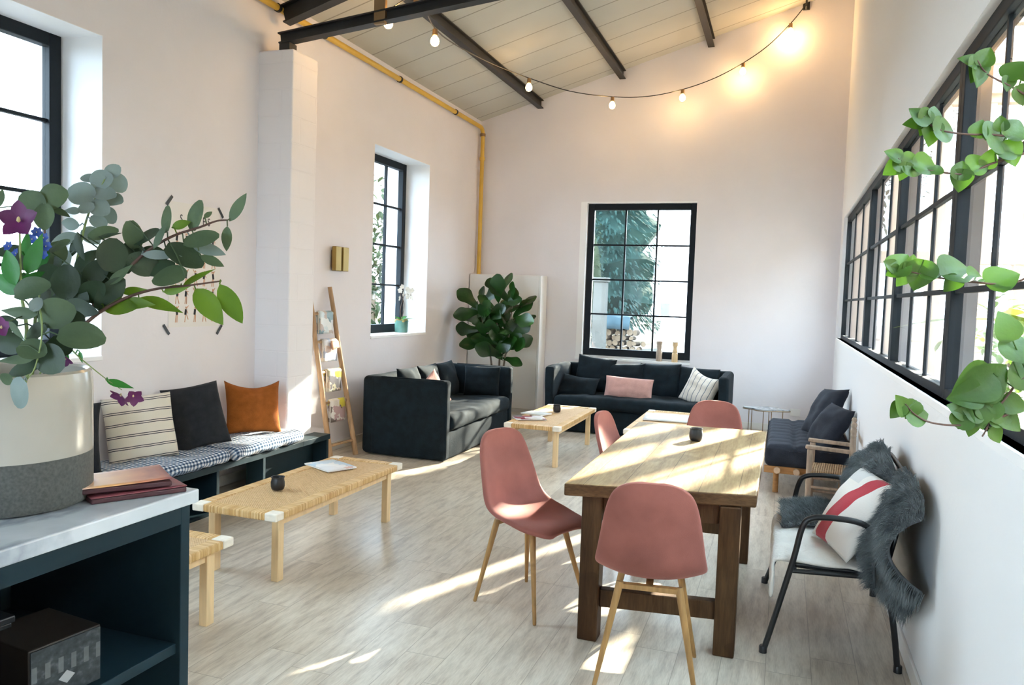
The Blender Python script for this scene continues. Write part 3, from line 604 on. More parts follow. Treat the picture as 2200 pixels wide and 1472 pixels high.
cushion('dark navy cushion on the bench half hidden by the vase', (-4.02, 3.49, zc + .22), (.85, -.4), .2, .45, .45, .12, m_charc, -.05, 12, 'bench cushions')
# ------------------------------------------------------------------ cane coffee tables
def cane_table(label, loc, L=1.45, W=.55, H=.40, lx=.065, ly=.11, lh=.335):
    t = thing('cane_coffee_table', label, 'coffee table', loc, 0, 'cane coffee tables')
    hx_, hy_ = W / 2, L / 2; r = .075; th = .042
    M().box(-hx_ + r, -hy_ + r, H - .020, hx_ - r, hy_ - r, H - .006).build('cane_panel', m_cane, t, smooth=False)
    for s in (-1, 1):
        M().box(s * hx_ - (r if s > 0 else 0), -hy_ + r, H - th, s * hx_ + (r if s < 0 else 0), hy_ - r, H).build('long_rail', m_wrapy, t, smooth=False, bevel=.008)
        M().box(-hx_ + r, s * hy_ - (r if s > 0 else 0), H - th, hx_ - r, s * hy_ + (r if s < 0 else 0), H).build('short_rail', m_wrapx, t, smooth=False, bevel=.008)
    for sx in (-1, 1):
        for sy in (-1, 1):
            x0, y0 = sx * hx_, sy * hy_
            M().box(min(x0, x0 - sx * r), min(y0, y0 - sy * r), H - th - .001, max(x0, x0 - sx * r), max(y0, y0 - sy * r), H + .001).build('corner_binding', m_cream, t, smooth=False, bevel=.007)
            cx_, cy_ = sx * (hx_ - lx), sy * (hy_ - ly); M().box(cx_ - .022, cy_ - .026, 0, cx_ + .022, cy_ + .026, H - th + .004).build('leg', m_birch, t, smooth=False, bevel=.003)
    for s in (-1, 1): M().box(s * (hx_ - lx) - .012, -hy_ + ly, H - th - .05, s * (hx_ - lx) + .012, hy_ - ly, H - th).build('apron', m_birch, t, smooth=False)
    return t
ct1 = cane_table('long cane coffee table in front of the teal bench', (-2.765, 4.20, 0), 1.46, .55)
ct2 = cane_table('cane coffee table between the two dark sofas', (-2.19, 7.72, 0), 1.5, .555)
ct3 = cane_table('cane coffee table mostly hidden behind the dining table', (-1.08, 7.93, 0), 1.48, .57)
ct4 = cane_table('short cane coffee table end jutting out from behind the marble counter', (-2.72, 2.45, 0), 1.26, .55)
def tealight(label, p):
    t = thing('tealight_cup', label, 'candle holder', p, rnd.random() * 6, 'black tealight cups')
    M().lathe([(.030, 0), (.036, .004), (.041, .022), (.041, .045), (.037, .062), (.036, .070), (.041, .074), (.041, .077), (.034, .076), (.031, .050), (.004, .048)], 28).build('cup', m_cup, t)
    M().lathe([(.030, .048), (.030, .056), (.004, .057)], 20).build('candle', m_candle, t); return t
tealight('squat black tealight cup on the dining table', (-.478, 4.91, .752))
tealight('squat black tealight cup on the long cane table by the bench', hit(590, 1054, 2, .401) + V((0, .03, 0)))
tealight('squat black tealight cup on the cane table between the sofas', hit(1195, 886, 2, .401) + V((0, .02, 0)))
def magazine(label, c, rz, w_, h_, th, m, name='magazine', group='magazines on the coffee tables'):
    t = thing(name, label, 'magazine', c, rz, group)
    M().box(-w_ / 2, -h_ / 2, 0, w_ / 2, h_ / 2, th * .9).build('pages', m_page, t, smooth=False)
    M().grid(lambda u, v: ((u - .5) * w_ * 1.01, (v - .5) * h_ * 1.01, th * .9 + .003 * math.sin(u * PI) + .001), 8, 3).build('cover', m, t, solid=.0015); return t
magazine('open magazine lying at the far end of the long cane table', (-2.87, 4.60, .401), -.45, .30, .22, .008, cover('cover_a', [(.75, .72, .70), (.5, .62, .72), (.70, .45, .38), (.82, .80, .78), (.2, .22, .25)], 6))
magazine('magazine with red lettering at the near end of the far cane table', (-2.33, 7.34, .401), .5, .30, .22, .007, cover('cover_b', [(.7, .68, .66), (.3, .06, .08), (.75, .73, .72), (.16, .15, .17)], 9))
magazine('grey fanned magazine beside the red one on the far cane table', (-2.36, 7.66, .401), -.3, .25, .2, .01, cover('cover_c', [(.55, .58, .55), (.7, .7, .68), (.3, .32, .3)], 8))
magazine('white open newspaper on the cane table behind the dining table', (-1.09, 8.13, .401), .1, .46, .5, .006, cover('cover_d', [(.82, .83, .85), (.70, .72, .74), (.80, .81, .83), (.62, .64, .66)], 5, (1, 6, 1)))
# ------------------------------------------------------------------ ladder with magazines
t = thing('wooden_ladder', 'weathered wooden ladder leaning on the left wall as a magazine rack', 'ladder', (-3.95, 6.45, 0))
fl, fr_ = V((-3.93, 6.30, 0)), V((-3.90, 6.70, 0)); tl_, tr_ = V((-4.165, 6.28, 1.50)), V((-4.165, 6.60, 1.63))
def lerp(a, b, s): return a + (b - a) * s
O_ = t.location
def rail(a, b, name='rail'):
    pts = [lerp(a, b, i / 8) - O_ + V((0, .012 * mnoise.noise(V((i * .9, a.y, 3))), 0)) for i in range(9)]
    M().tube(pts, [.027 - .006 * i / 8 for i in range(9)], 10).build(name, m_ladder, t)
rail(fl, tl_); rail(fr_, tr_)
RG = (.095, .36, .55, .74, .915)
for s in RG:
    a, b_ = lerp(fl, tl_, s), lerp(fr_, tr_, s * (1.5 / 1.63)); M().tube([a - O_, lerp(a, b_, .5) - O_ + V((0, 0, .004)), b_ - O_], .014, 9).build('rung', m_ladder, t)
mags = [(.36, 'yellow and white magazine folded over the lowest rung of the ladder', [(.75, .72, .68), (.70, .62, .08), (.55, .38, .40), (.82, .80, .78), (.2, .16, .15)]),
        (.55, 'olive and yellow magazine folded over the second lowest ladder rung', [(.45, .42, .30), (.65, .58, .06), (.16, .15, .16), (.62, .50, .40), (.70, .68, .62)]),
        (.74, 'pale magazine with a red top folded over the second highest rung', [(.72, .70, .72), (.60, .48, .42), (.45, .50, .62), (.80, .78, .78)]),
        (.915, 'blue-green illustrated magazine folded over the top rung of the ladder', [(.62, .70, .72), (.30, .42, .46), (.75, .78, .78), (.5, .42, .38), (.2, .3, .34)])]
for i, (s, lab, cols) in enumerate(mags):
    a, b_ = lerp(fl, tl_, s), lerp(fr_, tr_, s * (1.5 / 1.63)); d = (b_ - a); Lr = d.length; dn_ = d.normalized()
    mg = thing('hanging_magazine', lab, 'magazine', lerp(a, b_, .56) + V((0, 0, .016)), math.atan2(d.y, d.x) - PI / 2, 'magazines hung on the ladder')
    wy = Lr * .62; drop = .225
    def sheet(u, v, k=0.):      # folded over the rung: v from the front hem over the top to the back hem
        y = (u - .5) * wy; s_ = (v - .5) * 2; L_ = abs(s_) * drop
        z = -max(0, L_ - .02) ; x = (1 if s_ < 0 else -1) * (min(1, L_ / .02) * .017 + .004 * math.sin(u * 5 + i)) + (.02 * max(0, L_ - .1) if s_ < 0 else 0)
        zz = z + .012 * (1 - min(1, L_ / .02)) ; return (x + k, y, zz + d.normalized().z * y)
    M().grid(sheet, 6, 21).build('cover', cover('ladder_cover_%d' % i, cols, 11), mg, solid=.005)
    M().grid(lambda u, v: (sheet(u, v * .5)[0] - .006, sheet(u, v * .5)[1] * .98 - .012, sheet(u, v * .5)[2] * .97), 5, 11).build('pages', m_page, mg, solid=.006)
    if i == 2: M().grid(lambda u, v: (.030 + .02 * v, (u * .55 - .03) * wy, -.01 - .085 * v * (1 - .25 * u)), 5, 5).build('loose_leaf', mat('salmon_page', (.72, .42, .28), .6), mg, solid=.002)
    if i == 3 or i == 0: pass
# ------------------------------------------------------------------ sofas
def sofa(name, label, loc, rz, W, D=.93, H=.76, seat=.42):
    """front faces local -Y; x along its width"""
    t = thing(name, label, 'sofa', loc, rz, 'dark linen sofas'); hw = W / 2; a = .11
    for s in (-1, 1):
        x0, x1 = (hw - a, hw) if s > 0 else (-hw, -hw + a)
        def sag(p, s=s):
            zt = H - .012 + .012 * mnoise.noise(V((p.y * 6, s * 3, 0)))
            return (p.x + .008 * mnoise.noise(V((p.y * 4, p.z * 5, s))), p.y, p.z)
        M().rbox(x0, -D / 2, 0.012, x1, D / 2 - .1, H, .032, .005, 5, s * 4, .08, sag).build('armrest', m_navy, t)
        xe = (x0 + x1) / 2; M().tube([(xe + s * .035, -D / 2 + .012, .05), (xe + s * .03, -D / 2 + .012, H - .03), (xe + s * .03, -D / 2 + .05, H), (xe + s * .03, D / 2 - .2, H)], .006, 6).build('piping', m_navy, t)
    M().rbox(-hw, D / 2 - .15, .012, hw, D / 2, H, .05, .006, 4, 2, .09).build('backrest', m_navy, t)
    M().rbox(-hw + a - .01, -D / 2 + .02, .012, hw - a + .01, D / 2 - .13, seat - .13, .02, .006, 7, 3, .07).build('skirt', m_navy, t)
    def sg(p):
        k = max(0, 1 - abs(p.x) / (hw - a)) ** .4
        return (p.x, p.y - .02 * k, p.z + (.014 * mnoise.noise(V((p.x * 9, p.y * 2, 4))) if p.z > seat - .06 else 0) + .02 * k)
    M().rbox(-hw + a - .004, -D / 2 - .015, seat - .15, hw - a + .004, D / 2 - .13, seat + .01, .065, .008, 6, 5, .05, sg).build('seat_cushion', m_navy, t)
    return t
s1 = sofa('linen_sofa', 'dark navy linen sofa side-on along the left wall', (-3.425, 7.72, 0), PI / 2 , 1.92, .91, .775)
s2 = sofa('linen_sofa', 'dark navy linen sofa facing the room below the back window', (-1.62, 9.5, 0), 0, 2.14, .95, .775)
G = 'dark back cushions of the window sofa'
for i, (x, dz, rl, lab) in enumerate(((-2.22, .03, -.10, 'left-most dark back cushion, with a pointed corner, on the window sofa'), (-1.83, -.03, .05, 'dark back cushion behind the pink cushion on the window sofa'), (-1.40, -.01, .03, 'dark back cushion right of the pink cushion on the window sofa'), (-.95, -.03, -.03, 'dark back cushion behind the blue-striped cushion'))):
    cushion(lab, (x, 9.66 - .02 * (i == 1), .63 + dz), (0, -1), .22, .50, .44, .17, m_navy, rl, 20 + i, G, name='back_cushion', pinch=.05, wr=.018)
cushion('small dark cushion lying low against the left arm of the window sofa', (-2.35, 9.36, .525), (.1, -1), .75, .46, .34, .18, m_navy, -.12, 31, None, pinch=.03, sagz=.05)
cushion('dusty pink oblong cushion in the middle of the window sofa', (-1.72, 9.3, .545), (0, -1), .30, .58, .27, .15, m_pinkc, -.03, 33, None, pinch=.035, wr=.016)
cushion('cream cushion with blue stripes in the right corner of the window sofa', (-.88, 9.36, .60), (-.35, -1), .32, .42, .42, .13, m_stripe2, -.30, 36, None, pinch=.05, wr=.022, sagz=.05)
G = 'dark back cushions of the side sofa'
for i, (y, lab) in enumerate(((7.25, 'dark back cushion nearest the ladder on the side-on sofa'), (7.72, 'middle dark back cushion of the side-on sofa'), (8.2, 'dark back cushion furthest from the ladder on the side-on sofa'))):
    cushion(lab, (-3.60, y, .635), (1, 0), .24, .46, .40, .15, m_navy, .03 * (i - 1), 40 + i, G, name='back_cushion', pinch=.05)
cushion('dark square cushion propped on the far arm of the side-on sofa', (-3.28, 8.46, .60), (.2, -1), .18, .42, .36, .12, m_navy, 0, 47, None, pinch=.04)
cushion('pale pink cushion on the side-on sofa showing above its near arm', (-3.26, 7.08, .585), (1, -.25), .28, .43, .38, .12, m_pinkc, .5, 48, None, pinch=.05)
# ------------------------------------------------------------------ dining table
t = thing('dining_table', 'rustic oak dining table with thick plank top in the sun', 'dining table', (-.495, 4.5, 0))
O_ = t.location
q = [(-.918, 3.455), (-.075, 3.635), (-.07, 5.53), (-.932, 5.49)]
def prism(poly, z0, z1):
    return M().hexa([(x - O_.x, y - O_.y, z0) for x, y in poly], [(x - O_.x, y - O_.y, z1) for x, y in poly])
top = prism(q, .692, .75); top.mi = [1, 0, 1, 1, 1, 1]; top.build('tabletop', [m_ttop, m_tedge], t, smooth=False, bevel=.007)
LG = [(-.80, 3.57), (-.185, 3.65), (-.80, 5.02), (-.185, 5.02)]
for i, (x, y) in enumerate(LG):
    M().box(x - .047 - O_.x, y - .047 - O_.y, 0, x + .047 - O_.x, y + .047 - O_.y, .69).build('leg', m_tleg, t, smooth=False, bevel=.006)
M().hexa([(-.75 - O_.x, 3.56 - O_.y, .60), (-.235 - O_.x, 3.63 - O_.y, .60), (-.235 - O_.x, 3.665 - O_.y, .60), (-.75 - O_.x, 3.595 - O_.y, .60)], [(-.75 - O_.x, 3.56 - O_.y, .69), (-.235 - O_.x, 3.63 - O_.y, .69), (-.235 - O_.x, 3.665 - O_.y, .69), (-.75 - O_.x, 3.595 - O_.y, .69)]).build('apron', m_tleg, t, smooth=False)
M().box(-.75 - O_.x, 5.0 - O_.y, .60, -.235 - O_.x, 5.04 - O_.y, .69).build('apron', m_tleg, t, smooth=False)
for x in (-.80, -.185): M().box(x - .018 - O_.x, 3.70 - O_.y, .60, x + .018 - O_.x, 4.975 - O_.y, .69).build('side_apron', m_tleg, t, smooth=False)
M().beam((-.755 - O_.x, 3.58 - O_.y, .20), (-.23 - O_.x, 3.65 - O_.y, .20), .05, .085).build('stretcher', m_tleg, t, smooth=False, bevel=.005)
M().beam((-.755 - O_.x, 5.02 - O_.y, .20), (-.23 - O_.x, 5.02 - O_.y, .20), .05, .085).build('stretcher', m_tleg, t, smooth=False, bevel=.005)
# ------------------------------------------------------------------ pink velvet chairs (local +X is where the sitter looks)
def chair(label, loc, rz):
    t = thing('velvet_chair', label, 'chair', loc, rz, 'dusty pink velvet chairs')
    C = [(-.262, .886, .035, .0), (-.262, .883, .075, .004), (-.2615, .873, .112, .008), (-.26, .855, .142, .014), (-.256, .828, .163, .02), (-.25, .79, .178, .026), (-.240, .745, .189, .03), (-.222, .68, .201, .036), (-.205, .61, .212, .042), (-.19, .545, .222, .05), (-.165, .495, .229, .058), (-.12, .462, .232, .055), (-.05, .447, .232, .042),
         (.03, .445, .230, .03), (.11, .450, .224, .018), (.175, .452, .208, .010), (.215, .444, .182, .006), (.235, .430, .13, .004)]
    n = len(C); nu = 15; b = M(); vs = []
    for i, (x, z, hw, cup) in enumerate(C):
        p0, p1 = C[max(i - 1, 0)], C[min(i + 1, n - 1)]; tx, tz = p1[0] - p0[0], p1[1] - p0[1]; L = math.hypot(tx, tz); nx, nz = -tz / L, tx / L
        for j in range(nu):
            u = (j / (nu - 1)) * 2 - 1; k = cup * abs(u) ** 2.2; droop = -.018 * (abs(u) ** 3) if i > 13 else 0
            vs.append((x + nx * k, hw * math.sin(u * PI / 2) ** 1 if False else hw * u, z + nz * k + droop))
    fs = [(i * nu + j, (i + 1) * nu + j, (i + 1) * nu + j + 1, i * nu + j + 1) for i in range(n - 1) for j in range(nu - 1)]
    b.add(vs, fs); sh = b.build('seat_shell', m_velvet, t, solid=.026, subd=2)
    for sx in (-1, 1):
        for sy in (-1, 1):
            M().tube([(sx * .12 - .02, sy * .12, .437), (sx * .125 - .02, sy * .125, .41), (sx * .205 - .0, sy * .205, 0.006), (sx * .206, sy * .206, 0)], [.016, .0165, .0095, .008], 12).build('leg', m_legw, t)
    M().beam((-.14, -.12, .422), (-.14, .12, .422), .03, .02).beam((.10, -.12, .422), (.10, .12, .422), .03, .02).beam((-.14, 0, .424), (.10, 0, .424), .03, .016).build('seat_frame', m_legw, t, smooth=False)
    return t
c0 = chair('dusty pink velvet chair nearest the camera, back turned at the table end', (-.485, 3.325, 0), PI / 2 + .12)
dup(c0, (-1.185, 3.86, 0), -.40, 'dusty pink velvet chair standing clear left of the table, seat visible')
dup(c0, (-.82, 4.88, 0), -.10, 'dusty pink velvet chair tucked in at the left long side, sunlit back')
dup(c0, (-.43, 5.66, 0), -PI / 2 + .06, 'dusty pink velvet chair at the far end of the table facing the camera')
# ------------------------------------------------------------------ black tube armchair by the right wall
t = thing('tube_armchair', 'black steel tube armchair with sheepskins against the right wall', 'armchair', (.27, 4.21, 0))
O_ = t.location
def L3(*p): return [V(q) - O_ for q in p]
def side(y, f1, f2, r=.0135):
    pts = smooth([V((f1[0], f1[1], 0)), V((.04, y, .22)), V((.095, y, .45)), V((.125, y, .60)), V((.165, y, .648)), V((.27, y, .66)), V((.375, y, .648)), V((.42, y, .60)), V((.47, y, .45)), V((.52, y, .22)), V((f2[0], f2[1], 0))], 6)
    M().tube([p - O_ for p in pts], r, 12).build('side_frame', m_black, t)
    for f in (f1, f2): M().lathe([(.018, 0), (.018, .03), (.0145, .034)], 12, V((f[0], f[1], 0)) - O_).build('foot_cap', m_black, t)
side(3.745, (-.015, 3.735), (.552, 3.765)); side(4.68, (-.03, 4.69), (.545, 4.73))
b = M().tube(L3((.10, 3.75, .40), (.10, 4.67, .40)), .012, 10).tube(L3((.47, 3.75, .40), (.47, 4.67, .40)), .012, 10); b.tube(L3((.09, 3.75, .395), (.47, 3.755, .415)), .011, 10).tube(L3((.09, 4.67, .395), (.47, 4.67, .415)), .011, 10)
b.build('seat_frame', m_black, t)
o = M().rbox(.09 - O_.x, 3.775 - O_.y, .40, .46 - O_.x, 4.65 - O_.y, .432, .015, .002).build('seat_pad', m_black, t)
b = M(); b.tube([p - O_ for p in smooth([V((.47, 3.78, .40)), V((.52, 3.78, .65)), V((.545, 3.82, .80)), V((.55, 3.95, .85)), V((.55, 4.25, .86)), V((.55, 4.48, .85)), V((.545, 4.6, .80)), V((.52, 4.65, .65)), V((.47, 4.65, .40))], 5)], .012, 10); b.build('back_frame', m_black, t)
b = M().grid(lambda u, v: (.485 + .06 * v - O_.x, 3.80 + u * .82 - O_.y, .44 + .38 * v), 8, 6); b.build('back_panel', m_black, t, solid=.012)
# hide on the seat
def hide(u, v):        # u along Y, v from the back over the front edge
    y = 3.76 + u * .80 + .02 * mnoise.noise(V((u * 6, v * 4, 1))); s = v * .62
    edge = .045 * mnoise.noise(V((u * 5, 0, 7)))
    if s < .42: x = .46 - s; z = .452 + .012 * mnoise.noise(V((u * 7, v * 7, 2))) + .012 * math.sin(u * PI)
    else:
        q_ = s - .42; a = min(q_ / .07, 1) * PI / 2; x = .04 - .035 * math.sin(a) - .0 * q_; z = .452 - .035 * (1 - math.cos(a)) - max(0, q_ - .055) * (.75 + .5 * max(0, .6 - u) + edge * 5)
        z -= .0
    if u < .12: z -= .02 * (1 - u / .12) ** 2
    return (x + .008 * mnoise.noise(V((u * 9, v * 9, 5))), y, z)
o = M().grid(hide, 30, 34).build('cowhide', m_hide, solid=.02, subd=1); tag(o, 'off-white hide spread over the seat of the black armchair', 'animal hide')
# grey sheepskin
def furface(u, v):   # u 0..1 along Y (near to far), v 0..1 bottom to top
    top_ = .885 - .11 * math.exp(-((u - .50) / .06) ** 2) - .10 * max(0, (abs(u - .5) - .36) / .14) ** 2 + .02 * (u > .5); bot = max(.27, .50 - .75 * u) + .16 * max(0, min(1, (u - .5) / .2))
    y = 3.36 + u * 1.22; z = bot + (top_ - bot) * v
    far = max(0, min(1, (u - .48) / .12)); x = .56 - .11 * far * math.sin(min(1, v * 1.1) * PI * .5) * (1 - .6 * max(0, v - .85) / .15) + .01 * (1 - far) * (1 - v) - (1 - v) * .13 * far - (.035 + .095 * (1 - far)) * max(0, math.sin(v * PI)) ** .7 - .018 * mnoise.noise(V((y * 5, z * 5, 3)))
    return V((min(x, .57), y, z))
def furflap(u, v):
    return V((.52 - .11 * v ** 1.3 - .06 * math.sin(v * PI), 3.55 + u * .58 - .05 * v, .80 - .31 * v ** .8 - .05 * v * (u < .15) + .012 * mnoise.noise(V((u * 6, v * 6, 4)))))
def furseat(u, v):
    return V((.44 - .40 * v, 4.16 + u * .46 + .05 * math.sin(v * 3), .47 + .03 * math.sin(u * PI) + .03 * math.sin(v * PI) + .012 * mnoise.noise(V((u * 6, v * 6, 1)))))
t = thing('grey_sheepskin', 'dark grey shaggy sheepskin draped over the black armchair', 'sheepskin', (.5, 4.0, .5)); O_ = t.location
M().grid(lambda u, v: furface(u, v) - O_, 26, 20).build('back_pelt', m_furb, t, solid=.02, subd=1)
M().grid(lambda u, v: furflap(u, v) - O_, 12, 12).build('side_pelt', m_furb, t, solid=.02, subd=1)
M().grid(lambda u, v: furseat(u, v) - O_, 12, 12).build('seat_pelt', m_furb, t, solid=.02, subd=1)
def strands(fn, N_, Ln, name, outw, comb):
    b = M(); e = .01
    for i in range(N_):
        u, v = rnd.random(), rnd.random(); p = fn(u, v); du = fn(min(1, u + e), v) - fn(max(0, u - e), v); dv = fn(u, min(1, v + e)) - fn(u, max(0, v - e)); nn = du.cross(dv).normalized()
        if nn.dot(outw) < 0: nn = -nn
        cl = V((mnoise.noise(V((u * 16, v * 16, 1))), mnoise.noise(V((u * 16, v * 16, 5))), mnoise.noise(V((u * 16, v * 16, 9)))))
        edge = V((0, 0, 0))
        if v > .93: edge = V((0, 0, .9))
        if u < .05: edge += V((0, -.8, 0))
        if u > .95: edge += V((0, .8, 0))
        d = (nn * .9 + comb * .55 + cl * 1.3 + edge + V([rnd.uniform(-.25, .25) for _ in range(3)])).normalized(); L = Ln * rnd.uniform(.6, 1.15)
        s_ = d.cross(V((rnd.uniform(-1, 1), rnd.uniform(-1, 1), rnd.uniform(-1, 1)))).normalized() * .0011
        m1 = p + nn * .008 + d * L * .55; m2 = p + nn * .006 + d * L + comb * L * .35
        pts = [p - s_, p + s_, m1 + s_ * .8, m1 - s_ * .8, m2]
        for q_ in pts: q_.x = min(q_.x, .598)
        b.add([q_ - O_ for q_ in pts], [(0, 1, 2, 3), (3, 2, 4)])
    b.build(name, m_fur, t, smooth=False)
strands(furface, 26000, .050, 'back_fur', V((-1, -.25, .1)), V((0, 0, -1)))
strands(furflap, 9000, .048, 'side_fur', V((-1, -.3, .6)), V((-.4, -.1, -.8)))
strands(furseat, 7000, .045, 'seat_fur', V((0, 0, 1)), V((-.6, 0, -.1)))
cushion('white cushion with a broad red brushstroke on the black armchair', hit(1836, 1100, 1, 3.93), (-.95, -.34), .56, .40, .41, .13, m_redst, -.04, 55, None, pinch=.05, wr=.012)
# ------------------------------------------------------------------ small rush-seated wooden chair
t = thing('rush_chair', 'small pale wooden armchair with rush seat and turned back posts', 'chair', (.42, 6.62, 0), -.085); O_ = V((.42, 6.62, 0))
hwid, xf, xr = .175, -.165, .135
def post(x, y, h, fin):
    pr = [(.021, 0), (.022, .02), (.022, h - .01), (.021, h)]
    if fin: pr = [(.021, 0), (.022, .02), (.022, h - .13), (.018, h - .125), (.019, h - .11), (.0235, h - .10), (.017, h - .085), (.021, h - .075), (.0235, h - .06), (.016, h - .045), (.013, h - .04), (.021, h - .022), (.016, h - .006), (.004, h)]
    M().lathe(pr, 14, (x, y, 0)).build('back_post' if fin else 'front_leg', m_greywood, t)
for y in (-hwid, hwid):
    post(xf, y, .495, False); post(xr, y, .73, True)
    M().beam((xf - .035, y, .515), (xr + .005, y, .505), .048, .028).build('armrest', m_greywood, t, smooth=False, bevel=.008)
    for z in (.10, .205): M().tube([(xf, y, z), (xr, y, z)], .011, 10).build('side_stretcher', m_greywood, t)
for z in (.115, .19): M().tube([(xf, -hwid, z), (xf, hwid, z)], .011, 10).build('front_stretcher', m_greywood, t)
for z in (.45, .60): M().beam((xr, -hwid, z), (xr, hwid, z), .016, .05).build('back_slat', m_greywood, t, smooth=False, bevel=.004)
M().rbox(xf - .02, -hwid - .02, .285, xr + .02, hwid + .02, .335, .022, .005, 20, 2, .03).build('rush_seat', m_rush, t)
# ------------------------------------------------------------------ daybed
t = thing('daybed', 'low pine slatted daybed by the right wall', 'daybed', (.26, 7.75, 0)); O_ = V((.26, 7.75, 0))
for y in (6.95, 8.55): M().beam((-.36, y - O_.y, .215), (.325, y - O_.y, .215), .03, .06).build('end_rail', m_pine, t, smooth=False, bevel=.004)
for i in range(4):
    x = -.255 + i * .155; M().tube([(x, -.85, .215), (x, .84, .215)], .026, 14).build('slat_pole', [m_pineend], t)
for x in (-.26, .26):
    for y in (-.70, .70): M().tube([(x, y, 0), (x, y, .185)], .024, 12).build('leg', m_pine, t)
def tuft(p):
    lx, ly = p.x, p.y; d = 0
    if p.z > .40: d = .020 * max(0, abs(math.sin((lx + .35) / .7 * PI * 3)) ** -0 - 0) * 0; d = .026 * (math.exp(-((math.sin((lx + .36) / .72 * PI * 3)) / .28) ** 2)) + .012 * math.exp(-((math.sin((ly + .85) / 1.7 * PI * 9)) / .35) ** 2)
    return (p.x, p.y, p.z - d)
M().rbox(-.36, -.845, .243, .328, .85, .435, .05, .006, 6, 3, .03, tuft).build('futon', m_charc if False else mat('navy_canvas', (.026, .031, .044), .9, var=.2, vs=12, bump=.3, bs=200, sheen=.3, spec=.2), t)
mm = MATS['navy_canvas']
cushion('large dark navy cushion leaning on the right wall, nearer of the two on the daybed', (.41, 7.20, .575), (-1, -.35), .55, .50, .42, .17, mm, -.02, 61, 'daybed cushions', pinch=.05)
cushion('large dark navy cushion leaning on the right wall, further of the two on the daybed', (.39, 7.78, .625), (-1, -.35), .48, .50, .50, .17, mm, .12, 63, 'daybed cushions', pinch=.05)
# ------------------------------------------------------------------ cloud-topped side table
t = thing('side_table', 'small side table with scalloped pale stone top and thin bronze legs', 'side table', (-.15, 9.95, 0))
def cloud(s):
    pts = []
    for i in range(64):
        a = 2 * PI * i / 64; r = 1 + .16 * math.cos(4 * a + .6); pts.append((.235 * r * math.cos(a) * s, .15 * r * math.sin(a) * s))
    return pts
b = M(); p = cloud(1); b.add([(x, y, .335) for x, y in p] + [(x, y, .352) for x, y in p], [tuple(range(63, -1, -1)), tuple(range(64, 128))] + [(i, (i + 1) % 64, 64 + (i + 1) % 64, 64 + i) for i in range(64)])
b.build('stone_top', m_marble, t, smooth=False)
b = M(); p = cloud(1.01); b.tube([(x, y, .334) for x, y in p + p[:1]], .006, 6); b.build('top_rim', m_brassd, t)
for x, y in ((-.20, -.04), (-.165, -.07), (-.03, -.13), (.03, .12), (.06, .12), (.19, .03)): M().tube([(x, y, 0), (x, y, .335)], .0045, 8).build('leg', m_brassd, t)
# ------------------------------------------------------------------ turned wooden candlesticks on the back sill
ZS = bz0
for x, pr, lab in ((-1.56, [(.036, 0), (.040, .01), (.040, .13), (.036, .145), (.030, .155), (.030, .165), (.037, .20), (.033, .215), (.036, .225), (.041, .245), (.041, .26)], 'pale turned wooden candlestick on the back window sill, left of the pair'),
                   (-1.352, [(.038, 0), (.040, .01), (.038, .11), (.030, .12), (.036, .135), (.033, .15), (.026, .18), (.026, .20), (.034, .215), (.038, .235), (.036, .26)], 'darker turned wooden candlestick on the back window sill, right of the pair')):
    t = thing('candlestick', lab, 'candlestick', (x, YB + .045, ZS), 0, 'wooden candlesticks'); M().lathe(pr, 24).build('turned_body', m_greywood if x < -1.45 else m_birch, t); M().lathe([(.030, .262), (.036, .2605), (.036, .268), (.02, .27)], 20).build('rim', m_greywood, t)
# ------------------------------------------------------------------ orchid on the left sill
t = thing('potted_orchid', 'white orchid in a celadon pot on the left window sill', 'plant', (XL - .16, 8.50, Z1))
M().lathe([(.070, 0), (.078, .005), (.083, .13), (.085, .145), (.078, .145), (.074, .125), (.004, .12)], 10).build('pot', m_celadon, t)
M().rbox(-.07, -.07, .115, .07, .07, .16, .03, .012, 30, 1, .02).build('moss', m_moss, t)
b = M()
for a, L, up_ in ((.3, .17, .5), (1.6, .15, .8), (2.9, .15, .35), (4.3, .17, .7), (5.3, .14, .45)): b.leaf((0, 0, .14), (math.cos(a), math.sin(a), up_), (0, 0, 1), L, .065, OVAL, .35)
b.build('foliage', m_fgreen, t)
b = M(); st1 = smooth([V((0, 0, .14)), V((.0, .045, .26)), V((.01, .03, .36)), V((.0, -.03, .43)), V((.0, -.05, .47))], 6); st2 = smooth([V((0, 0, .14)), V((.0, -.04, .25)), V((0, .0, .36)), V((.0, .08, .46)), V((.0, .24, .45))], 6)
b.tube(st1, .004, 6).tube(st2, .004, 6); b.build('flower_stem', m_stem, t)
for i, p in enumerate([(0, -.06, .50), (.01, -.03, .55), (0, -.07, .41), (.02, -.02, .46), (0, .09, .47), (.02, .13, .50), (0, .16, .45), (.01, .20, .48), (0, .23, .43), (.02, .08, .52), (0, .17, .52), (0, .27, .41), (.02, .22, .51), (.01, .12, .43)]):
    b = M(); c_ = V(p); nn = V((1, rnd.uniform(-.8, .2), rnd.uniform(-.3, .4))).normalized(); a0 = rnd.random() * 2; ex = nn.orthogonal().normalized(); ey = nn.cross(ex)
    for k in range(5): a = a0 + k * 2 * PI / 5; b.leaf(c_, ex * math.cos(a) + ey * math.sin(a) + nn * .25, nn, .034, .031, ROUND, .2, .1, 4)
    b.build('flower', m_petalw, t)
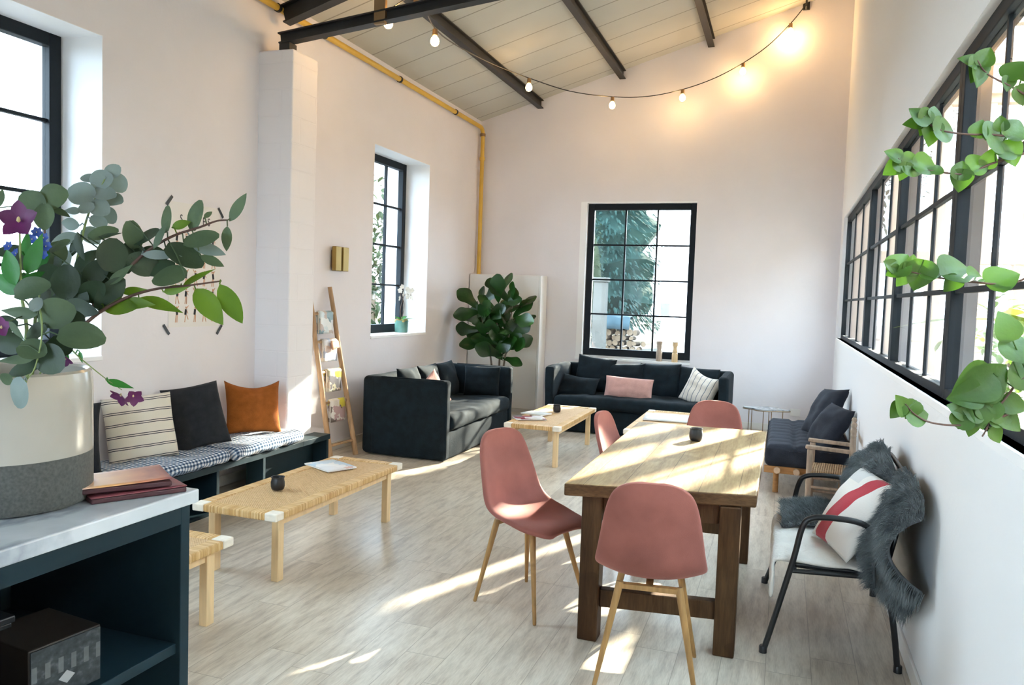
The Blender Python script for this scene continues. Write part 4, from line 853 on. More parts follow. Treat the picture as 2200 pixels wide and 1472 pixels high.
# ------------------------------------------------------------------ fiddle-leaf fig
t = thing('fiddle_leaf_fig', 'tall fiddle-leaf fig with glossy leaves between the corner cupboard and sofa', 'plant', (-3.50, 9.55, 0)); O_ = V((-3.5, 9.55, 0))
M().lathe([(.15, 0), (.17, .01), (.20, .36), (.205, .38), (.185, .38), (.18, .33), (.01, .33)], 28).build('pot', m_pale, t); M().lathe([(.178, .325), (.178, .338), (.005, .34)], 20).build('soil', m_soil, t)
trunks = [smooth([V((0, 0, .33)), V((.03, .01, .8)), V((-.02, .0, 1.2)), V((.0, .02, 1.62))], 5), smooth([V((.04, .03, .33)), V((.10, .0, .75)), V((.14, .03, 1.1)), V((.19, 0, 1.55))], 5), smooth([V((-.04, .02, .33)), V((-.10, .02, .8)), V((-.2, 0, 1.15)), V((-.26, 0, 1.5))], 5)]
b = M()
for tr_ in trunks: b.tube(tr_, [.016 - .009 * i / (len(tr_) - 1) for i in range(len(tr_))], 8)
b.build('trunk', m_bark, t)
b = M()
for i in range(72):
    tr_ = trunks[i % 3]; s = .36 + .64 * ((i // 3) / 23.5); s = min(.999, s); p = tr_[int(s * (len(tr_) - 1))]
    a = i * 2.4 + rnd.uniform(-.3, .3); el = rnd.uniform(-.1, .9) + (.8 if s > .93 else 0); d = V((math.cos(a) * math.cos(el), math.sin(a) * math.cos(el) * .75 - .15, math.sin(el)))
    L = rnd.uniform(.27, .40); b.tube([p, p + d * .05], .004, 5)
    nm = V((rnd.uniform(-.9, .9), -1, rnd.uniform(-.2, 1.4))); b.leaf(p + d * .04, d, nm, L, L * .62, FIDDLE, rnd.uniform(.05, .35), rnd.uniform(-.05, .15), 8)
b.build('foliage', m_fig, t, subd=1)
# ------------------------------------------------------------------ marble-topped counter in the foreground
CX, CZ = -1.35, 1.068
t = thing('display_counter', 'dark teal open-shelved counter with marble top, lower left', 'counter', (-1.63, .7, 0)); O_ = V((-1.63, .7, 0))
def cb(x0, y0, z0, x1, y1, z1): return M().box(x0 - O_.x, y0 - O_.y, z0, x1 - O_.x, y1 - O_.y, z1)
cx0, cy0, cy1 = -1.93, -.55, 1.535
cb(cx0 - .012, cy0 - .012, CZ, CX + .014, cy1 + .016, CZ + .034).build('marble_top', m_marble, t, smooth=False, bevel=.004)
cb(cx0, cy1 - .03, 0, CX, cy1, CZ).build('side_panel', m_teal, t, smooth=False, bevel=.002); cb(cx0, cy0, 0, CX, cy0 + .03, CZ).build('side_panel', m_teal, t, smooth=False, bevel=.002)
cb(cx0, cy0 + .03, 0, cx0 + .02, cy1 - .03, CZ).build('back_panel', m_teal, t, smooth=False)
cb(cx0 + .02, cy0 + .03, CZ - .045, CX, cy1 - .03, CZ).build('top_rail', m_teal, t, smooth=False)
for z in (.70, .36, .06): cb(cx0 + .02, cy0 + .03, z, CX - .012, cy1 - .03, z + .026).build('shelf', m_teal, t, smooth=False, bevel=.002)
# boxes on the upper shelf
ZSH = .727
t = thing('photo_book', 'boxed photo book with a grey street picture on the counter shelf', 'book', (-1.47, 1.225, ZSH), -.12)
M().box(-.10, -.075, 0, .078, .085, .125).build('slipcase', mat('amber_cloth', (.010, .005, .002), .6), t, smooth=False, bevel=.003)
m_ph = mat('street_photo', (.12, .14, .15), .3); g = NG(m_ph); vec, xyz = g.obj('Generated')
nzz = g.noise(vec, 9, 6); ln = g.math('MULTIPLY', g.math('GREATER_THAN', g.math('SINE', g.math('MULTIPLY', xyz[1], 34)), .3), g.math('LESS_THAN', g.math('ABSOLUTE', g.math('SUBTRACT', xyz[2], .58)), .14))
ctr = g.math('LESS_THAN', g.math('ADD', g.math('ABSOLUTE', g.math('SUBTRACT', xyz[1], .5)), g.math('ABSOLUTE', g.math('SUBTRACT', xyz[2], .32))), .12)
g.color(g.mix(ctr, g.mix(g.math('MULTIPLY', ln, .5), g.ramp(nzz, [(.3, (.010, .014, .017)), (.55, (.03, .038, .042)), (.75, (.08, .09, .095))]), (.16, .17, .17)), (.3, .3, .3)))
M().box(.0785, -.072, .004, .0815, .082, .121).build('cover_picture', m_ph, t, smooth=False)
t = thing('storage_box', 'black lidded box with a silver label behind the photo book', 'box', (-1.60, 1.10, ZSH), -.1)
M().box(-.10, -.12, 0, .05, .12, .135).build('body', m_black, t, smooth=False, bevel=.003); M().box(-.105, -.125, .135, .055, .125, .15).build('lid', m_black, t, smooth=False, bevel=.003); M().box(-.05, -.05, .151, .02, .07, .1525).build('label_plate', mat('silver_label', (.4, .42, .42), .4), t, smooth=False)
# brochures beside the vase
def brochure(label, c, rz, w_, h_, z, m, curl):
    t = thing('brochure', label, 'brochure', (c[0], c[1], z), rz, 'brochures on the marble top')
    M().box(-w_ / 2, -h_ / 2, 0, w_ / 2, h_ / 2, .012).build('pages', mat('maroon_pages', (.055, .013, .017), .6) if 'maroon_pages' not in MATS else MATS['maroon_pages'], t, smooth=False, bevel=.003)
    M().grid(lambda u, v: ((u - .5) * w_, (v - .5) * h_, .0135 + curl * (v ** 2) * (1 - .3 * u)), 10, 12).build('cover', m, t, solid=.002); return t
b1 = hit(300, 1063, 2, CZ + .035)
m_br = mat('sunset_cover', (.62, .36, .24), .3); g = NG(m_br); vec, xyz = g.obj('Generated'); g.color(g.ramp(g.math('ADD', g.math('MULTIPLY', xyz[1], .8), g.math('MULTIPLY', g.noise(vec, 3), .35)), [(.1, (.80, .62, .66)), (.4, (.90, .50, .20)), (.75, (.62, .25, .14)), (1, (.22, .07, .09))]))
bc = V((-1.455, 1.455, 0))
brochure('closed maroon brochure on the marble top under the sunset one', bc + V((.0, .0, 0)), -.5, .15, .21, CZ + .0345, MATS['maroon_pages'] if 'maroon_pages' in MATS else mat('maroon_cover', (.20, .05, .06), .4), .002)
brochure('orange and lilac covered brochure beside the vase on the marble', bc + V((-.02, -.015, 0)), -.62, .15, .205, CZ + .0345 + .0195, m_br, .008)
# ------------------------------------------------------------------ vase and its flowers
VC = V((-1.628, 1.274, CZ + .034)); VR = .172
t = thing('stoneware_vase', 'large two-tone stoneware vase, cream over grey, on the marble counter', 'vase', VC)
M().lathe([(VR - .02, 0), (VR - .006, .004), (VR, .015), (VR, .14), (VR - .001, .27), (VR - .004, .295), (VR - .010, .30), (VR - .016, .295), (VR - .016, .03), (.005, .02)], 64).build('body', m_vase, t)
VTOP = VC + V((0, 0, .29))
D0 = float(np.dot(np.array(VTOP) - EYE, fw))
def sprig(name, label, cat, path, leaves, leafmats, stem_m, prof=ROUND, stem_r=.0045, group=None, extra=None, root=None):
    """path: (u,v,depth offset) points; leaves: (u,v,depth offset,size_px,angle,material key,aspect)"""
    pts = [VC + V((root[0], root[1], .03)) if root else VC + V((0, 0, .03))] + [at(u, v, D0 + d) for u, v, d in path]
    t = thing(name, label, cat, pts[0], 0, group); O_ = pts[0]; sm = smooth(pts, 6)
    M().tube([p - O_ for p in sm], [stem_r * (1.15 - .8 * i / len(sm)) for i in range(len(sm))], 8).build('stem', stem_m, t)
    per = {}
    for (u, v, d, sz, ang, key, asp) in leaves:
        b, st = per.setdefault(key, (M(), None)); dep = D0 + d; L = sz / F * dep
        c_ = at(u, v, dep); a = math.radians(ang); ax = V(rt) * math.cos(a) - V(dn) * math.sin(a)
        ax = (ax + V(fw) * rnd.uniform(-.35, .35)).normalized(); nn = -V(fw) + V((rnd.uniform(-.6, .6), rnd.uniform(-.3, .3), rnd.uniform(-.2, .9)))
        base = c_ - ax * L / 2; pr = prof if asp > .5 and prof is ROUND and key != 'y' else (OVAL if asp > .4 else POINT)
        b.leaf(base - O_, ax, nn, L, L * asp, pr, rnd.uniform(-.05, .22), rnd.uniform(.0, .12), 9)
        near = min(sm, key=lambda q: (q - base).length); b.tube([near - O_, (near + base) / 2 - O_ + V((0, 0, .006)), base - O_], .0016, 5)
    for key, (b, _) in per.items(): b.build('foliage', leafmats[key], t)
    if extra: extra(t, O_)
    return t
LM = {'g': m_euc, 'd': m_eucd, 'b': m_eucb, 'y': m_green, 'f': m_fgreen}
GE = 'eucalyptus sprays in the vase'
sprig('eucalyptus_spray', 'blue-grey eucalyptus spray standing upright above the vase', 'foliage', [(120, 760, .0), (150, 640, .10), (170, 540, .14), (190, 460, .16), (225, 385, .16)],
      [(242, 368, .17, 37, 40, 'b', .85), (253, 393, .18, 44, -60, 'b', .9), (190, 382, .18, 36, 160, 'b', .8), (218, 386, .16, 48, 20, 'b', .9), (173, 415, .14, 62, 165, 'b', .88), (222, 414, .15, 48, 0, 'b', .9), (242, 430, .17, 48, -10, 'b', .85), (214, 446, .14, 44, -30, 'b', .95), (236, 463, .17, 38, -60, 'b', .9), (212, 476, .15, 36, -20, 'b', .8), (185, 447, .13, 36, 200, 'b', .7),
       (155, 453, .15, 46, 178, 'b', .4), (150, 481, .16, 54, 170, 'b', .5), (135, 516, .15, 60, 200, 'b', .8), (139, 560, .14, 48, 220, 'b', .9), (195, 505, .16, 46, -40, 'b', .8), (160, 530, .14, 50, 240, 'd', .5)], LM, m_gstem, group=GE, root=(-.04, .05))
sprig('eucalyptus_spray', 'long dark eucalyptus spray reaching right across the poster', 'foliage', [(110, 760, -.02), (180, 680, -.02), (245, 610, 0), (310, 545, .02), (370, 508, .03), (430, 488, .04), (465, 475, .05), (490, 473, .06)],
      [(358, 470, .05, 64, 100, 'g', .62), (419, 462, .05, 68, 80, 'g', .66), (447, 461, .05, 22, 40, 'g', .5), (511, 445, .06, 70, 60, 'g', .42), (487, 513, .06, 54, -95, 'g', .42), (433, 514, .03, 78, 10, 'g', .62), (449, 537, .05, 74, -15, 'b', .42), (456, 561, .05, 54, -25, 'g', .42), (286, 507, .02, 66, -85, 'g', .62), (316, 509, .03, 68, 20, 'd', .68), (344, 503, .0, 68, 65, 'g', .3),
       (362, 591, .0, 74, 175, 'g', .95), (348, 548, .01, 80, 0, 'b', .3), (396, 552, .03, 84, -30, 'd', .72), (308, 568, .02, 66, -20, 'd', .8), (241, 548, .0, 74, 90, 'd', .85), (218, 499, .04, 62, 20, 'g', .55), (238, 505, .02, 62, 5, 'd', .2), (170, 530, .0, 62, -80, 'd', .45), (127, 527, .02, 50, 30, 'g', .6), (143, 605, -.02, 74, 90, 'd', .85), (260, 590, -.01, 66, 45, 'g', .4), (205, 585, .0, 66, 50, 'd', .7),
       (275, 540, .03, 60, 60, 'd', .6), (200, 625, -.02, 70, 30, 'd', .7), (165, 640, -.02, 66, 110, 'd', .8), (225, 590, .02, 60, -30, 'd', .7), (388, 482, .04, 40, 20, 'y', .5), (345, 575, .03, 60, 20, 'd', .7), (105, 590, .0, 60, 120, 'd', .8), (185, 560, .03, 64, 60, 'd', .8), (150, 640, .02, 70, 30, 'd', .85), (215, 615, .03, 66, -20, 'd', .8), (250, 590, .04, 60, 40, 'd', .7), (290, 545, .04, 58, -40, 'd', .75), (130, 665, .03, 68, 80, 'd', .85), (180, 600, .05, 66, 120, 'd', .8), (265, 560, .05, 60, 100, 'd', .8), (330, 545, .05, 56, -10, 'd', .75), (120, 545, .05, 56, 70, 'g', .8)], LM, m_stem, group=GE, root=(.05, .0))
sprig('leafy_branch', 'bright green leafy branch reaching right below the dark eucalyptus', 'foliage', [(120, 770, -.04), (190, 690, -.03), (260, 645, -.02), (330, 622, .0), (400, 614, .0), (475, 604, .01)],
      [(495, 654, .01, 96, -66, 'y', .58), (447, 655, .0, 98, -48, 'y', .5), (425, 595, .02, 80, 32, 'y', .36), (378, 622, .0, 64, 10, 'y', .36), (290, 625, .02, 58, 5, 'y', .36), (256, 658, -.02, 88, -5, 'y', .46), (345, 655, -.01, 124, -16, 'y', .3), (235, 633, -.02, 86, 50, 'd', .55), (174, 662, -.04, 88, -15, 'd', .44), (300, 652, -.02, 80, -5, 'y', .36)], LM, m_stem, group=GE, root=(.06, -.04))
sprig('eucalyptus_spray', 'grey-green eucalyptus spray drooping over the front rim of the vase', 'foliage', [(70, 770, -.14), (75, 690, -.17), (85, 665, -.20), (90, 720, -.22), (75, 790, -.22), (50, 825, -.23)],
      [(64, 619, -.18, 76, 20, 'g', .72), (116, 674, -.20, 82, 10, 'g', .84), (175, 723, -.21, 92, -5, 'g', .76), (38, 672, -.2, 84, 175, 'g', .36), (70, 753, -.22, 62, -20, 'g', .85), (108, 772, -.21, 72, -40, 'd', .92), (80, 714, -.19, 60, 200, 'd', .75), (40, 845, -.23, 70, -120, 'b', .98), (34, 773, -.23, 74, 185, 'g', .32), (35, 711, -.22, 56, -48, 'g', .36), (12, 815, -.22, 36, 200, 'g', .8), (77, 654, -.21, 32, 60, 'b', .8), (50, 790, -.2, 68, 195, 'd', .55), (150, 690, -.17, 66, 10, 'd', .8), (130, 745, -.18, 64, -30, 'd', .85), (20, 735, -.18, 66, 170, 'd', .8), (5, 700, -.16, 60, 180, 'd', .8), (100, 650, -.15, 60, 60, 'd', .8)], LM, m_gstem, group=GE, root=(.02, -.06), stem_r=.0028)
sprig('eucalyptus_spray', 'green eucalyptus spray rising at the left edge beside the purple flower', 'foliage', [(60, 770, .02), (80, 640, .05), (95, 540, .06), (95, 450, .06)],
      [(68, 436, .06, 58, 140, 'g', .98), (113, 422, .07, 60, 20, 'g', .98), (96, 466, .05, 60, -80, 'g', .72), (130, 455, .07, 40, -20, 'd', .5), (0, 425, .08, 44, 90, 'g', .5), (60, 560, .05, 60, 160, 'd', .8), (112, 575, .05, 60, 20, 'd', .8), (30, 600, .05, 66, 180, 'd', .7), (100, 620, .04, 66, 60, 'd', .85), (20, 540, .06, 62, 190, 'd', .5)], LM, m_stem, group=GE, root=(-.05, -.02))
def bloom(t, O_, u, v, dep, szpx, nm, m=m_purple, k=5, prof=OVAL, asp=.78):
    c_ = at(u, v, dep); L = szpx / F * dep; nn = V(nm).normalized(); ex = nn.orthogonal().normalized(); ey = nn.cross(ex); b = M()
    for i in range(k): a = i * 2 * PI / k + .3; b.leaf(c_ - O_, ex * math.cos(a) + ey * math.sin(a) + nn * .3, nn, L, L * asp, prof, -.1, .1, 6)
    b.build('flower', m, t); q_ = szpx / 46; M().lathe([(.001 * q_, -.003 * q_), (.004 * q_, 0), (.003 * q_, .006 * q_), (.001 * q_, .009 * q_)], 8, c_ - O_ - V(fw) * .008 * q_).build('stamen', m_stamen, t)
GF = 'flower stems in the vase'
sprig('flower_stem', 'purple clematis-like bloom with green leaves at the left edge', 'flower', [(50, 770, -.1), (45, 620, -.12), (42, 480, -.12)],
      [(75, 545, -.12, 96, 68, 'f', .4), (25, 575, -.13, 84, 110, 'f', .5), (55, 525, -.11, 60, 80, 'f', .4), (15, 610, -.12, 80, 150, 'f', .5), (60, 600, -.1, 70, 40, 'f', .45)], LM, m_gstem, group=GF, root=(-.02, -.07), extra=lambda t, O_: bloom(t, O_, 45, 476, D0 - .13, 46, -V(fw) + V((.1, 0, .2))))
sprig('flower_stem', 'drooping stem with a purple bloom hanging over the striped cushion', 'flower', [(110, 780, -.06), (140, 745, -.05), (175, 772, -.04), (225, 812, -.03), (262, 838, -.02)],
      [(258, 826, -.02, 58, -20, 'f', .35), (174, 768, -.04, 26, -75, 'f', .4)], LM, m_gstem, group=GF, root=(.07, -.05), stem_r=.002, extra=lambda t, O_: (bloom(t, O_, 262, 850, D0 - .02, 28, -V(fw) * .6 + V((-.3, 0, -.5))), bloom(t, O_, 288, 852, D0 - .02, 22, -V(fw) * .7 + V((.6, 0, -.4)))))
sprig('flower_stem', 'stem of small dark purple buds at the rim of the vase', 'flower', [(100, 770, -.08), (125, 735, -.1), (143, 765, -.11)], [(143, 772, -.11, 30, -80, 'f', .4)], LM, m_gstem, group=GF, root=(.05, -.08), stem_r=.002,
      extra=lambda t, O_: (bloom(t, O_, 143, 772, D0 - .12, 18, -V(fw) + V((0, 0, -.8)), k=4), bloom(t, O_, 6, 705, D0 - .2, 26, -V(fw) + V((0, 0, .2)))))
sprig('flower_stem', 'stem of small blue flowers behind the purple bloom', 'flower', [(75, 770, .0), (85, 620, .02), (88, 510, .02)], [(90, 560, .02, 50, 60, 'f', .5)], LM, m_gstem, group=GF, root=(-.02, .03), stem_r=.003,
      extra=lambda t, O_: [bloom(t, O_, u, v, D0 + .0, 13, -V(fw) + V((rnd.uniform(-.5, .5), 0, .3)), m_blue, 6, OVAL) for u, v in ((80, 500), (95, 512), (70, 515), (100, 530), (85, 532), (60, 530), (92, 548), (20, 530), (35, 545))])
# ------------------------------------------------------------------ vine-like potted plant entering from the right
DV = 1.45
pt = hit(2390, 930, 0, XR + .0)
pot_c = V((.545, 1.02, rz0 + .0))
t = thing('trailing_plant', 'leafy green potted climber whose stems reach in from the right edge', 'plant', (.53, 1.12, rz0)); O_ = V((.53, 1.12, rz0))
M().lathe([(.045, 0), (.05, .004), (.065, .11), (.07, .125), (.062, .125), (.055, .1), (.004, .095)], 28).build('pot', m_pot, t); M().lathe([(.056, .09), (.056, .1), (.004, .104)], 18).build('soil', m_soil, t)
def vine(path, leaves, d=0):
    pts = [O_ + V((0, 0, .1))] + [at(u, v, q) for u, v, q in path]; sm = smooth(pts, 7)
    M().tube([p - O_ for p in sm], [.0026 - .0014 * i / len(sm) for i in range(len(sm))], 7).build('stem', m_stem, t)
    b = M()
    for u, v, dep, sz, ang, tl in leaves:
        a = math.radians(ang); L = sz / F * dep; ax = (V(rt) * math.cos(a) - V(dn) * math.sin(a) + V(fw) * rnd.uniform(-.3, .3)).normalized()
        nn = -V(fw) + V((rnd.uniform(-.4, .4), 0, tl)); c_ = at(u, v, dep) - ax * L / 2
        b.leaf(c_ - O_, ax, nn, L, L * .95, HEART, rnd.uniform(0, .35), rnd.uniform(.0, .2), 11)
        near = min(sm, key=lambda q: (q - c_).length); b.tube([near - O_, c_ - O_], .0012, 5)
    b.build('foliage', m_vine, t)
d = 1.3
vine([(2420, 420, d - .08), (2300, 225, d), (2230, 215, d), (2170, 185, d), (2120, 158, d), (2100, 130, d)], [(2098, 150, d, 58, -110, .2), (2117, 122, d, 48, 60, .2), (2085, 130, d, 44, 150, .4), (2100, 165, d, 50, -95, -.2), (2180, 150, d, 54, 40, .5), (2165, 180, d, 36, -100, .4), (2195, 205, d, 46, -60, -.2), (2210, 150, d, 50, 60, .3)])
vine([(2430, 480, d - .08), (2310, 305, d), (2220, 300, d), (2140, 290, d), (2070, 288, d), (2010, 276, d), (1985, 250, d)], [(1975, 250, d, 56, 130, .3), (1993, 262, d, 60, -110, .2), (2010, 240, d, 36, 70, .4), (2000, 285, d, 58, -95, .1), (2033, 278, d, 66, 10, .2), (2105, 275, d, 44, 70, .2), (2150, 290, d, 84, 20, .3), (2180, 275, d, 60, 50, .4), (1965, 262, d, 40, 170, .4), (2170, 330, d, 62, -70, .1), (2150, 265, d, 36, 90, .8)])
vine([(2440, 560, d - .08), (2310, 310, d), (2200, 330, d), (2130, 352, d), (2075, 374, d), (2010, 368, d), (1945, 360, d), (1930, 340, d)], [(1918, 335, d, 42, 150, .4), (1938, 345, d, 54, 100, .3), (1918, 362, d, 44, -150, .2), (1965, 355, d, 64, 0, .3), (1990, 358, d, 62, -10, .4), (1945, 368, d, 40, -100, .2), (2012, 360, d, 40, 45, .5), (2065, 365, d, 48, 70, .2), (2065, 388, d, 50, -95, .1), (2105, 350, d, 56, 30, .3), (2125, 340, d, 44, 70, .3), (2165, 320, d, 66, 20, .3)])
vine([(2430, 700, d - .08), (2320, 590, d), (2230, 590, d), (2170, 610, d), (2110, 608, d), (2040, 600, d), (1990, 592, d), (1935, 578, d)], [(1912, 570, d, 36, 150, .4), (1935, 565, d, 62, 50, .4), (1958, 568, d, 46, 70, .3), (1945, 592, d, 56, -120, .1), (1975, 592, d, 70, -100, .1), (2000, 582, d, 56, 10, .6), (2060, 582, d, 90, 15, .7), (2045, 610, d, 44, -120, .2), (2100, 592, d, 50, 10, .6), (2155, 600, d, 74, 20, .6), (1920, 585, d, 34, 200, .3)])
vine([(2400, 860, d - .1), (2280, 800, d), (2200, 812, d), (2165, 850, d), (2135, 890, d), (2118, 925, d), (2110, 938, d)], [(2090, 828, d, 100, -150, .3), (2125, 815, d, 96, 40, .4), (2075, 850, d, 70, 190, .1), (2120, 870, d, 66, 100, .2), (2150, 880, d, 66, 0, .2), (2085, 890, d, 80, -130, .1), (2060, 880, d, 46, 150, .3), (2105, 900, d, 48, -80, .1), (2140, 935, d, 40, -60, .2), (2180, 870, d, 54, -20, .2), (2195, 800, d, 80, 80, .2), (2090, 915, d, 46, -100, .1), (2185, 740, d, 80, 70, .2), (2165, 700, d, 70, 110, .3)])
vine([(2400, 870, d - .1), (2280, 860, d), (2190, 880, d), (2130, 905, d), (2060, 914, d), (2000, 908, d), (1965, 890, d), (1945, 868, d)], [(1935, 870, d, 50, 120, .5), (1975, 888, d, 62, 10, .4), (1960, 880, d, 44, -120, .2), (2070, 895, d, 56, 60, .3), (2100, 880, d, 60, 20, .3), (1928, 882, d, 40, -130, .4), (2150, 895, d, 60, -10, .4), (2170, 905, d, 60, -40, .3)])
m_wgw = mat('winter_garden_plaster', (.66, .54, .44), .85, bump=.1, bs=25)
# ------------------------------------------------------------------ winter garden beyond the right glazing
struct('floor_winter_garden', M().box(XR + .14, YF, -.12, 4.2, 11.0, 0), m_pale, smooth=False)
b = M()
for x in (.78, 1.20, 1.62, 2.10, 2.55, 3.0, 3.5): b.box(x, 10.85, 0, x + .17, 10.99, 4.2)
for z in (0, 2.18): b.box(.75, 10.84, z, 4.19, 11.0, z + .15)
b.box(.75, 10.84, 4.1, 4.19, 11.0, 4.35); b.box(.75, 10.89, 1.2, 4.19, 10.95, 1.23)
struct('window_20', b, m_tan, smooth=False, bevel=.006)
struct('wall_winter_garden', M().box(4.2, YF, 0, 4.35, 11.0, 4.2).box(XR + .14, YF - .15, 0, 4.35, YF, 4.2), m_wgw, smooth=False)
b = M()
for k in range(12): b.box(XR + .14, YF + k * 1.27, 4.2, 4.35, YF + k * 1.27 + .10, 4.35)
struct('ceiling_winter_garden', b, m_tan, smooth=False)
struct('window_21', M().box(XR + .14, YF, 4.36, 4.35, 11.0, 4.37), m_glass, smooth=False)
t = thing('banana_plant', 'tall yellow-green broad-leaved plant behind the right-hand glazing', 'plant', (1.62, 5.6, 0)); b = M()
M().lathe([(.15, 0), (.2, .4), (.205, .42), (.18, .42), (.17, .37), (.01, .36)], 24).build('pot', m_pot, t); M().tube([(0, 0, .36), (.02, .02, 1.1), (0, 0, 1.7)], [.035, .03, .02], 10).build('trunk', m_gstem, t)
for i in range(11):
    a = i * 2.4; el = rnd.uniform(.3, 1.1); d_ = V((math.cos(a) * math.cos(el) * .6, math.sin(a) * math.cos(el), math.sin(el))); b.leaf((0, 0, rnd.uniform(1.2, 1.7)), d_, (0, 0, 1), rnd.uniform(.6, .85), .24, OVAL, .75, .08, 9)
b.build('foliage', m_yleaf, t)
t = thing('shrub', 'green leafy shrub in a pot behind the far part of the right glazing', 'plant', (1.75, 7.4, 0)); b = M()
M().lathe([(.15, 0), (.19, .4), (.17, .42), (.01, .38)], 20).build('pot', m_pot, t)
for i in range(260):
    p = V((rnd.gauss(0, .2), rnd.gauss(0, .35), .45 + abs(rnd.gauss(.6, .35)))); d_ = V((rnd.uniform(-1, 1), rnd.uniform(-1, 1), rnd.uniform(-.3, 1))); b.leaf(p, d_, (0, 0, 1), .12, .06, OVAL, .2, .1, 4)
b.build('foliage', m_green, t); M().tube([(0, 0, .36), (0, 0, 1.2)], .02, 8).build('trunk', m_bark, t)
# ------------------------------------------------------------------ outside
struct('ground_outside', M().box(-60, -40, -.3, 60, 90, -.14), m_gravel, smooth=False)
t = thing('white_house', 'white rendered house wall outside behind the right of the back window', 'building', (-1.2, 26.5, -.14))
M().box(-2.72, 0, 0, 2.6, 4, 7.2).build('wall', m_render, t, smooth=False); M().beam((-2.9, -.2, 7.25), (2.8, -.2, 7.25), .5, .15).build('roof_edge', m_steel, t, smooth=False)
p = hit(1429, 664, 1, 26.5); f = M().box(p.x + 1.2 - .15, -.05, p.z - .08, p.x + 1.2 + .15, .02, p.z + .33); f.v = [(x, y, z + .0) for x, y, z in f.v]; f.build('shutter', m_tealp, t, smooth=False)
def cloudleaf(mb, c, rad, N_, L, m=None, flat=1):
    for _ in range(N_):
        v = V((rnd.gauss(0, 1), rnd.gauss(0, 1), rnd.gauss(0, 1))); v = v.normalized() * rnd.random() ** .4; p = V(c) + V((v.x * rad[0], v.y * rad[1], v.z * rad[2]))
        d_ = V((v.x + rnd.uniform(-.6, .6), v.y + rnd.uniform(-.6, .6), rnd.uniform(-.7, .5))); mb.leaf(p, d_, (0, 0, 1), L * rnd.uniform(.7, 1.3), L * .5, OVAL, .2, .1, 3)
def core(prof, n, seed, amp):
    b = M(); b.lathe(prof, n); b.v = [tuple(V(p) + V((mnoise.noise(V(p) * .9 + V((seed, 0, 0))), mnoise.noise(V(p) * .9 + V((0, seed, 5))), mnoise.noise(V(p) * 1.3 + V((2, 0, seed))))) * amp) for p in b.v]; return b
def fir(label, c, H, Rr, N_):
    t = thing('fir_tree', label, 'tree', c, 0, 'firs behind the back window'); M().tube([(0, 0, 0), (0, 0, H * .95)], [.28, .04], 10).build('trunk', m_bark, t)
    b = core([(.2, H * .06)] + [(Rr * .72 * (1 - h) * (1.12 if k % 2 else .85) + .02, H * (.07 + .93 * h)) for k, h in enumerate(np.linspace(0, 1, 26))], 22, c[0], .5)
    for i in range(N_):
        h = rnd.random() ** 1.25; z = H * (.06 + .94 * h); r = Rr * (1 - h) * rnd.uniform(.6, 1.05); a = rnd.random() * 6.283; p = V((r * math.cos(a), r * math.sin(a), z - .2 * r))
        b.leaf(p, (math.cos(a), math.sin(a), rnd.uniform(-.8, -.1)), (0, 0, 1), 1.0 * rnd.uniform(.2, .5), .11, POINT, .15, .1, 3)
    b.build('foliage', m_fir, t)
fir('dark fir seen through the middle of the back window', (-7.25, 33, -.14), 18, 2.9, 9000); fir('dark fir at the left, behind the pale bush outside the back window', (-13.4, 36, -.14), 18, 3.4, 5000); fir('tall dark fir furthest back, between the two nearer firs', (-10.5, 44, -.14), 22, 4.2, 4000)
t = thing('sun_dapple_tree', 'unseen loose-leaved tree added outside to dapple the sun through the back window', 'tree', (1.45, 19.5, -.14)); b = M(); cloudleaf(b, (0, 0, 6.0), (1.9, 1.2, 2.6), 2300, .17); b.build('foliage', m_bush, t); M().tube([(0, 0, 0), (.05, 0, 3), (0, 0, 7)], [.12, .09, .03], 8).build('trunk', m_bark, t)  # added out of view, its leaves soften the sun entering the back window
t = thing('pale_bush', 'pale feathery tall bush at the left of the back window view', 'bush', (-6.1, 22.0, -.14)); b = M()
b = core([(.1, .2), (.8, .8), (1.0, 2), (.95, 3.2), (.7, 4.3), (.2, 5.0)], 18, 3, .4); cloudleaf(b, (0, 0, 2.6), (1.15, 1.2, 2.7), 4200, .13); b.build('foliage', m_bush, t); M().tube([(0, 0, 0), (0, 0, 2.5)], [.08, .03], 8).build('trunk', m_bark, t)
o = tag(M().box(-.17, -.15, 0, .17, .15, 2.2).box(-.21, -.19, 2.2, .21, .19, 2.32).build('gate_post', m_stone, smooth=False, bevel=.02), 'weathered concrete gate post outside left of the woodpile', 'post'); o.location = V((hit(1288, 690, 1, 20.5).x, 20.5, -.14))
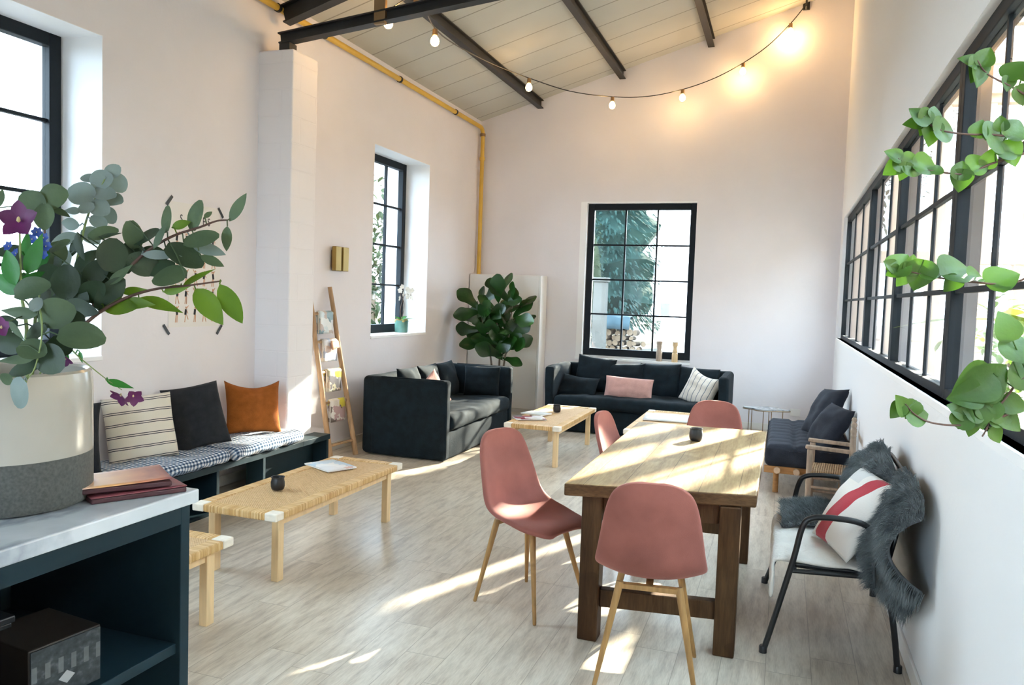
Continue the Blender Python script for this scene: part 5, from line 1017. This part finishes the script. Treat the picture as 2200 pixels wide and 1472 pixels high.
# firewood: cut logs, ends towards the window
lp = M(); lp.lathe([(.085, -.2), (.088, -.19), (.088, .19), (.085, .2)], 9); lp.mi = [0] * len(lp.mi); lp.mi[-1] = lp.mi[-2] = 1
log0 = lp.build('firewood_log', [m_logb, m_loge]); first = True
wx0, wx1 = hit(1298, 740, 1, 21.5).x, hit(1402, 740, 1, 21.5).x
cnt = 0
for row in range(7):
    k = int((wx1 - wx0) / .175) - row // 2
    for i in range(k):
        o = log0 if first else log0.copy()
        if not first: col.objects.link(o)
        first = False; s = rnd.uniform(.75, 1.15)
        o.location = (wx0 + .1 + (i + .5 * (row % 2)) * .175 + rnd.uniform(-.02, .02), 21.5 + rnd.uniform(-.06, .06), -.14 + .09 + row * .152); o.rotation_euler = (PI / 2 + rnd.uniform(-.12, .12), rnd.random() * 6, rnd.uniform(-.2, .2)); o.scale = (s, s * rnd.uniform(.8, 1.05), 1)
        tag(o, 'split firewood log, cut end showing, in the stack outside the back window', 'log', 'stacked firewood logs'); cnt += 1
cx_ = (wx0 + wx1) / 2
o = M().grid(lambda u, v: (wx0 - .1 + u * (wx1 - wx0) * .62, 21.2 + v * .7, 1.06 + .10 * math.sin(v * PI) + .05 * mnoise.noise(V((u * 4, v * 3, 1))) - (.25 * max(0, .2 - v) / .2)), 20, 10).build('tarpaulin', m_tarp, solid=.01); tag(o, 'blue-grey tarpaulin sheet over the left of the firewood stack', 'tarpaulin')
# left side exterior
t = thing('pale_house', 'pale house wall outside the near left window', 'building', (-24, 6.5, -.14)); M().box(-3, -7, 0, 0, 6.0, 7).build('wall', m_render, t, smooth=False); M().box(-3.3, -7.2, 7, .3, 6.2, 7.2).build('roof_edge', m_pale, t, smooth=False)
t = thing('hedge', 'pale green hedge outside the far left window', 'hedge', (-9.5, 17, -.14)); b = M(); cloudleaf(b, (0, 0, 2.2), (.8, 3.6, 2.3), 1700, .24); b.build('foliage', m_bush, t); M().tube([(0, 0, 0), (0, 0, 2)], .07, 8).build('trunk', m_bark, t)
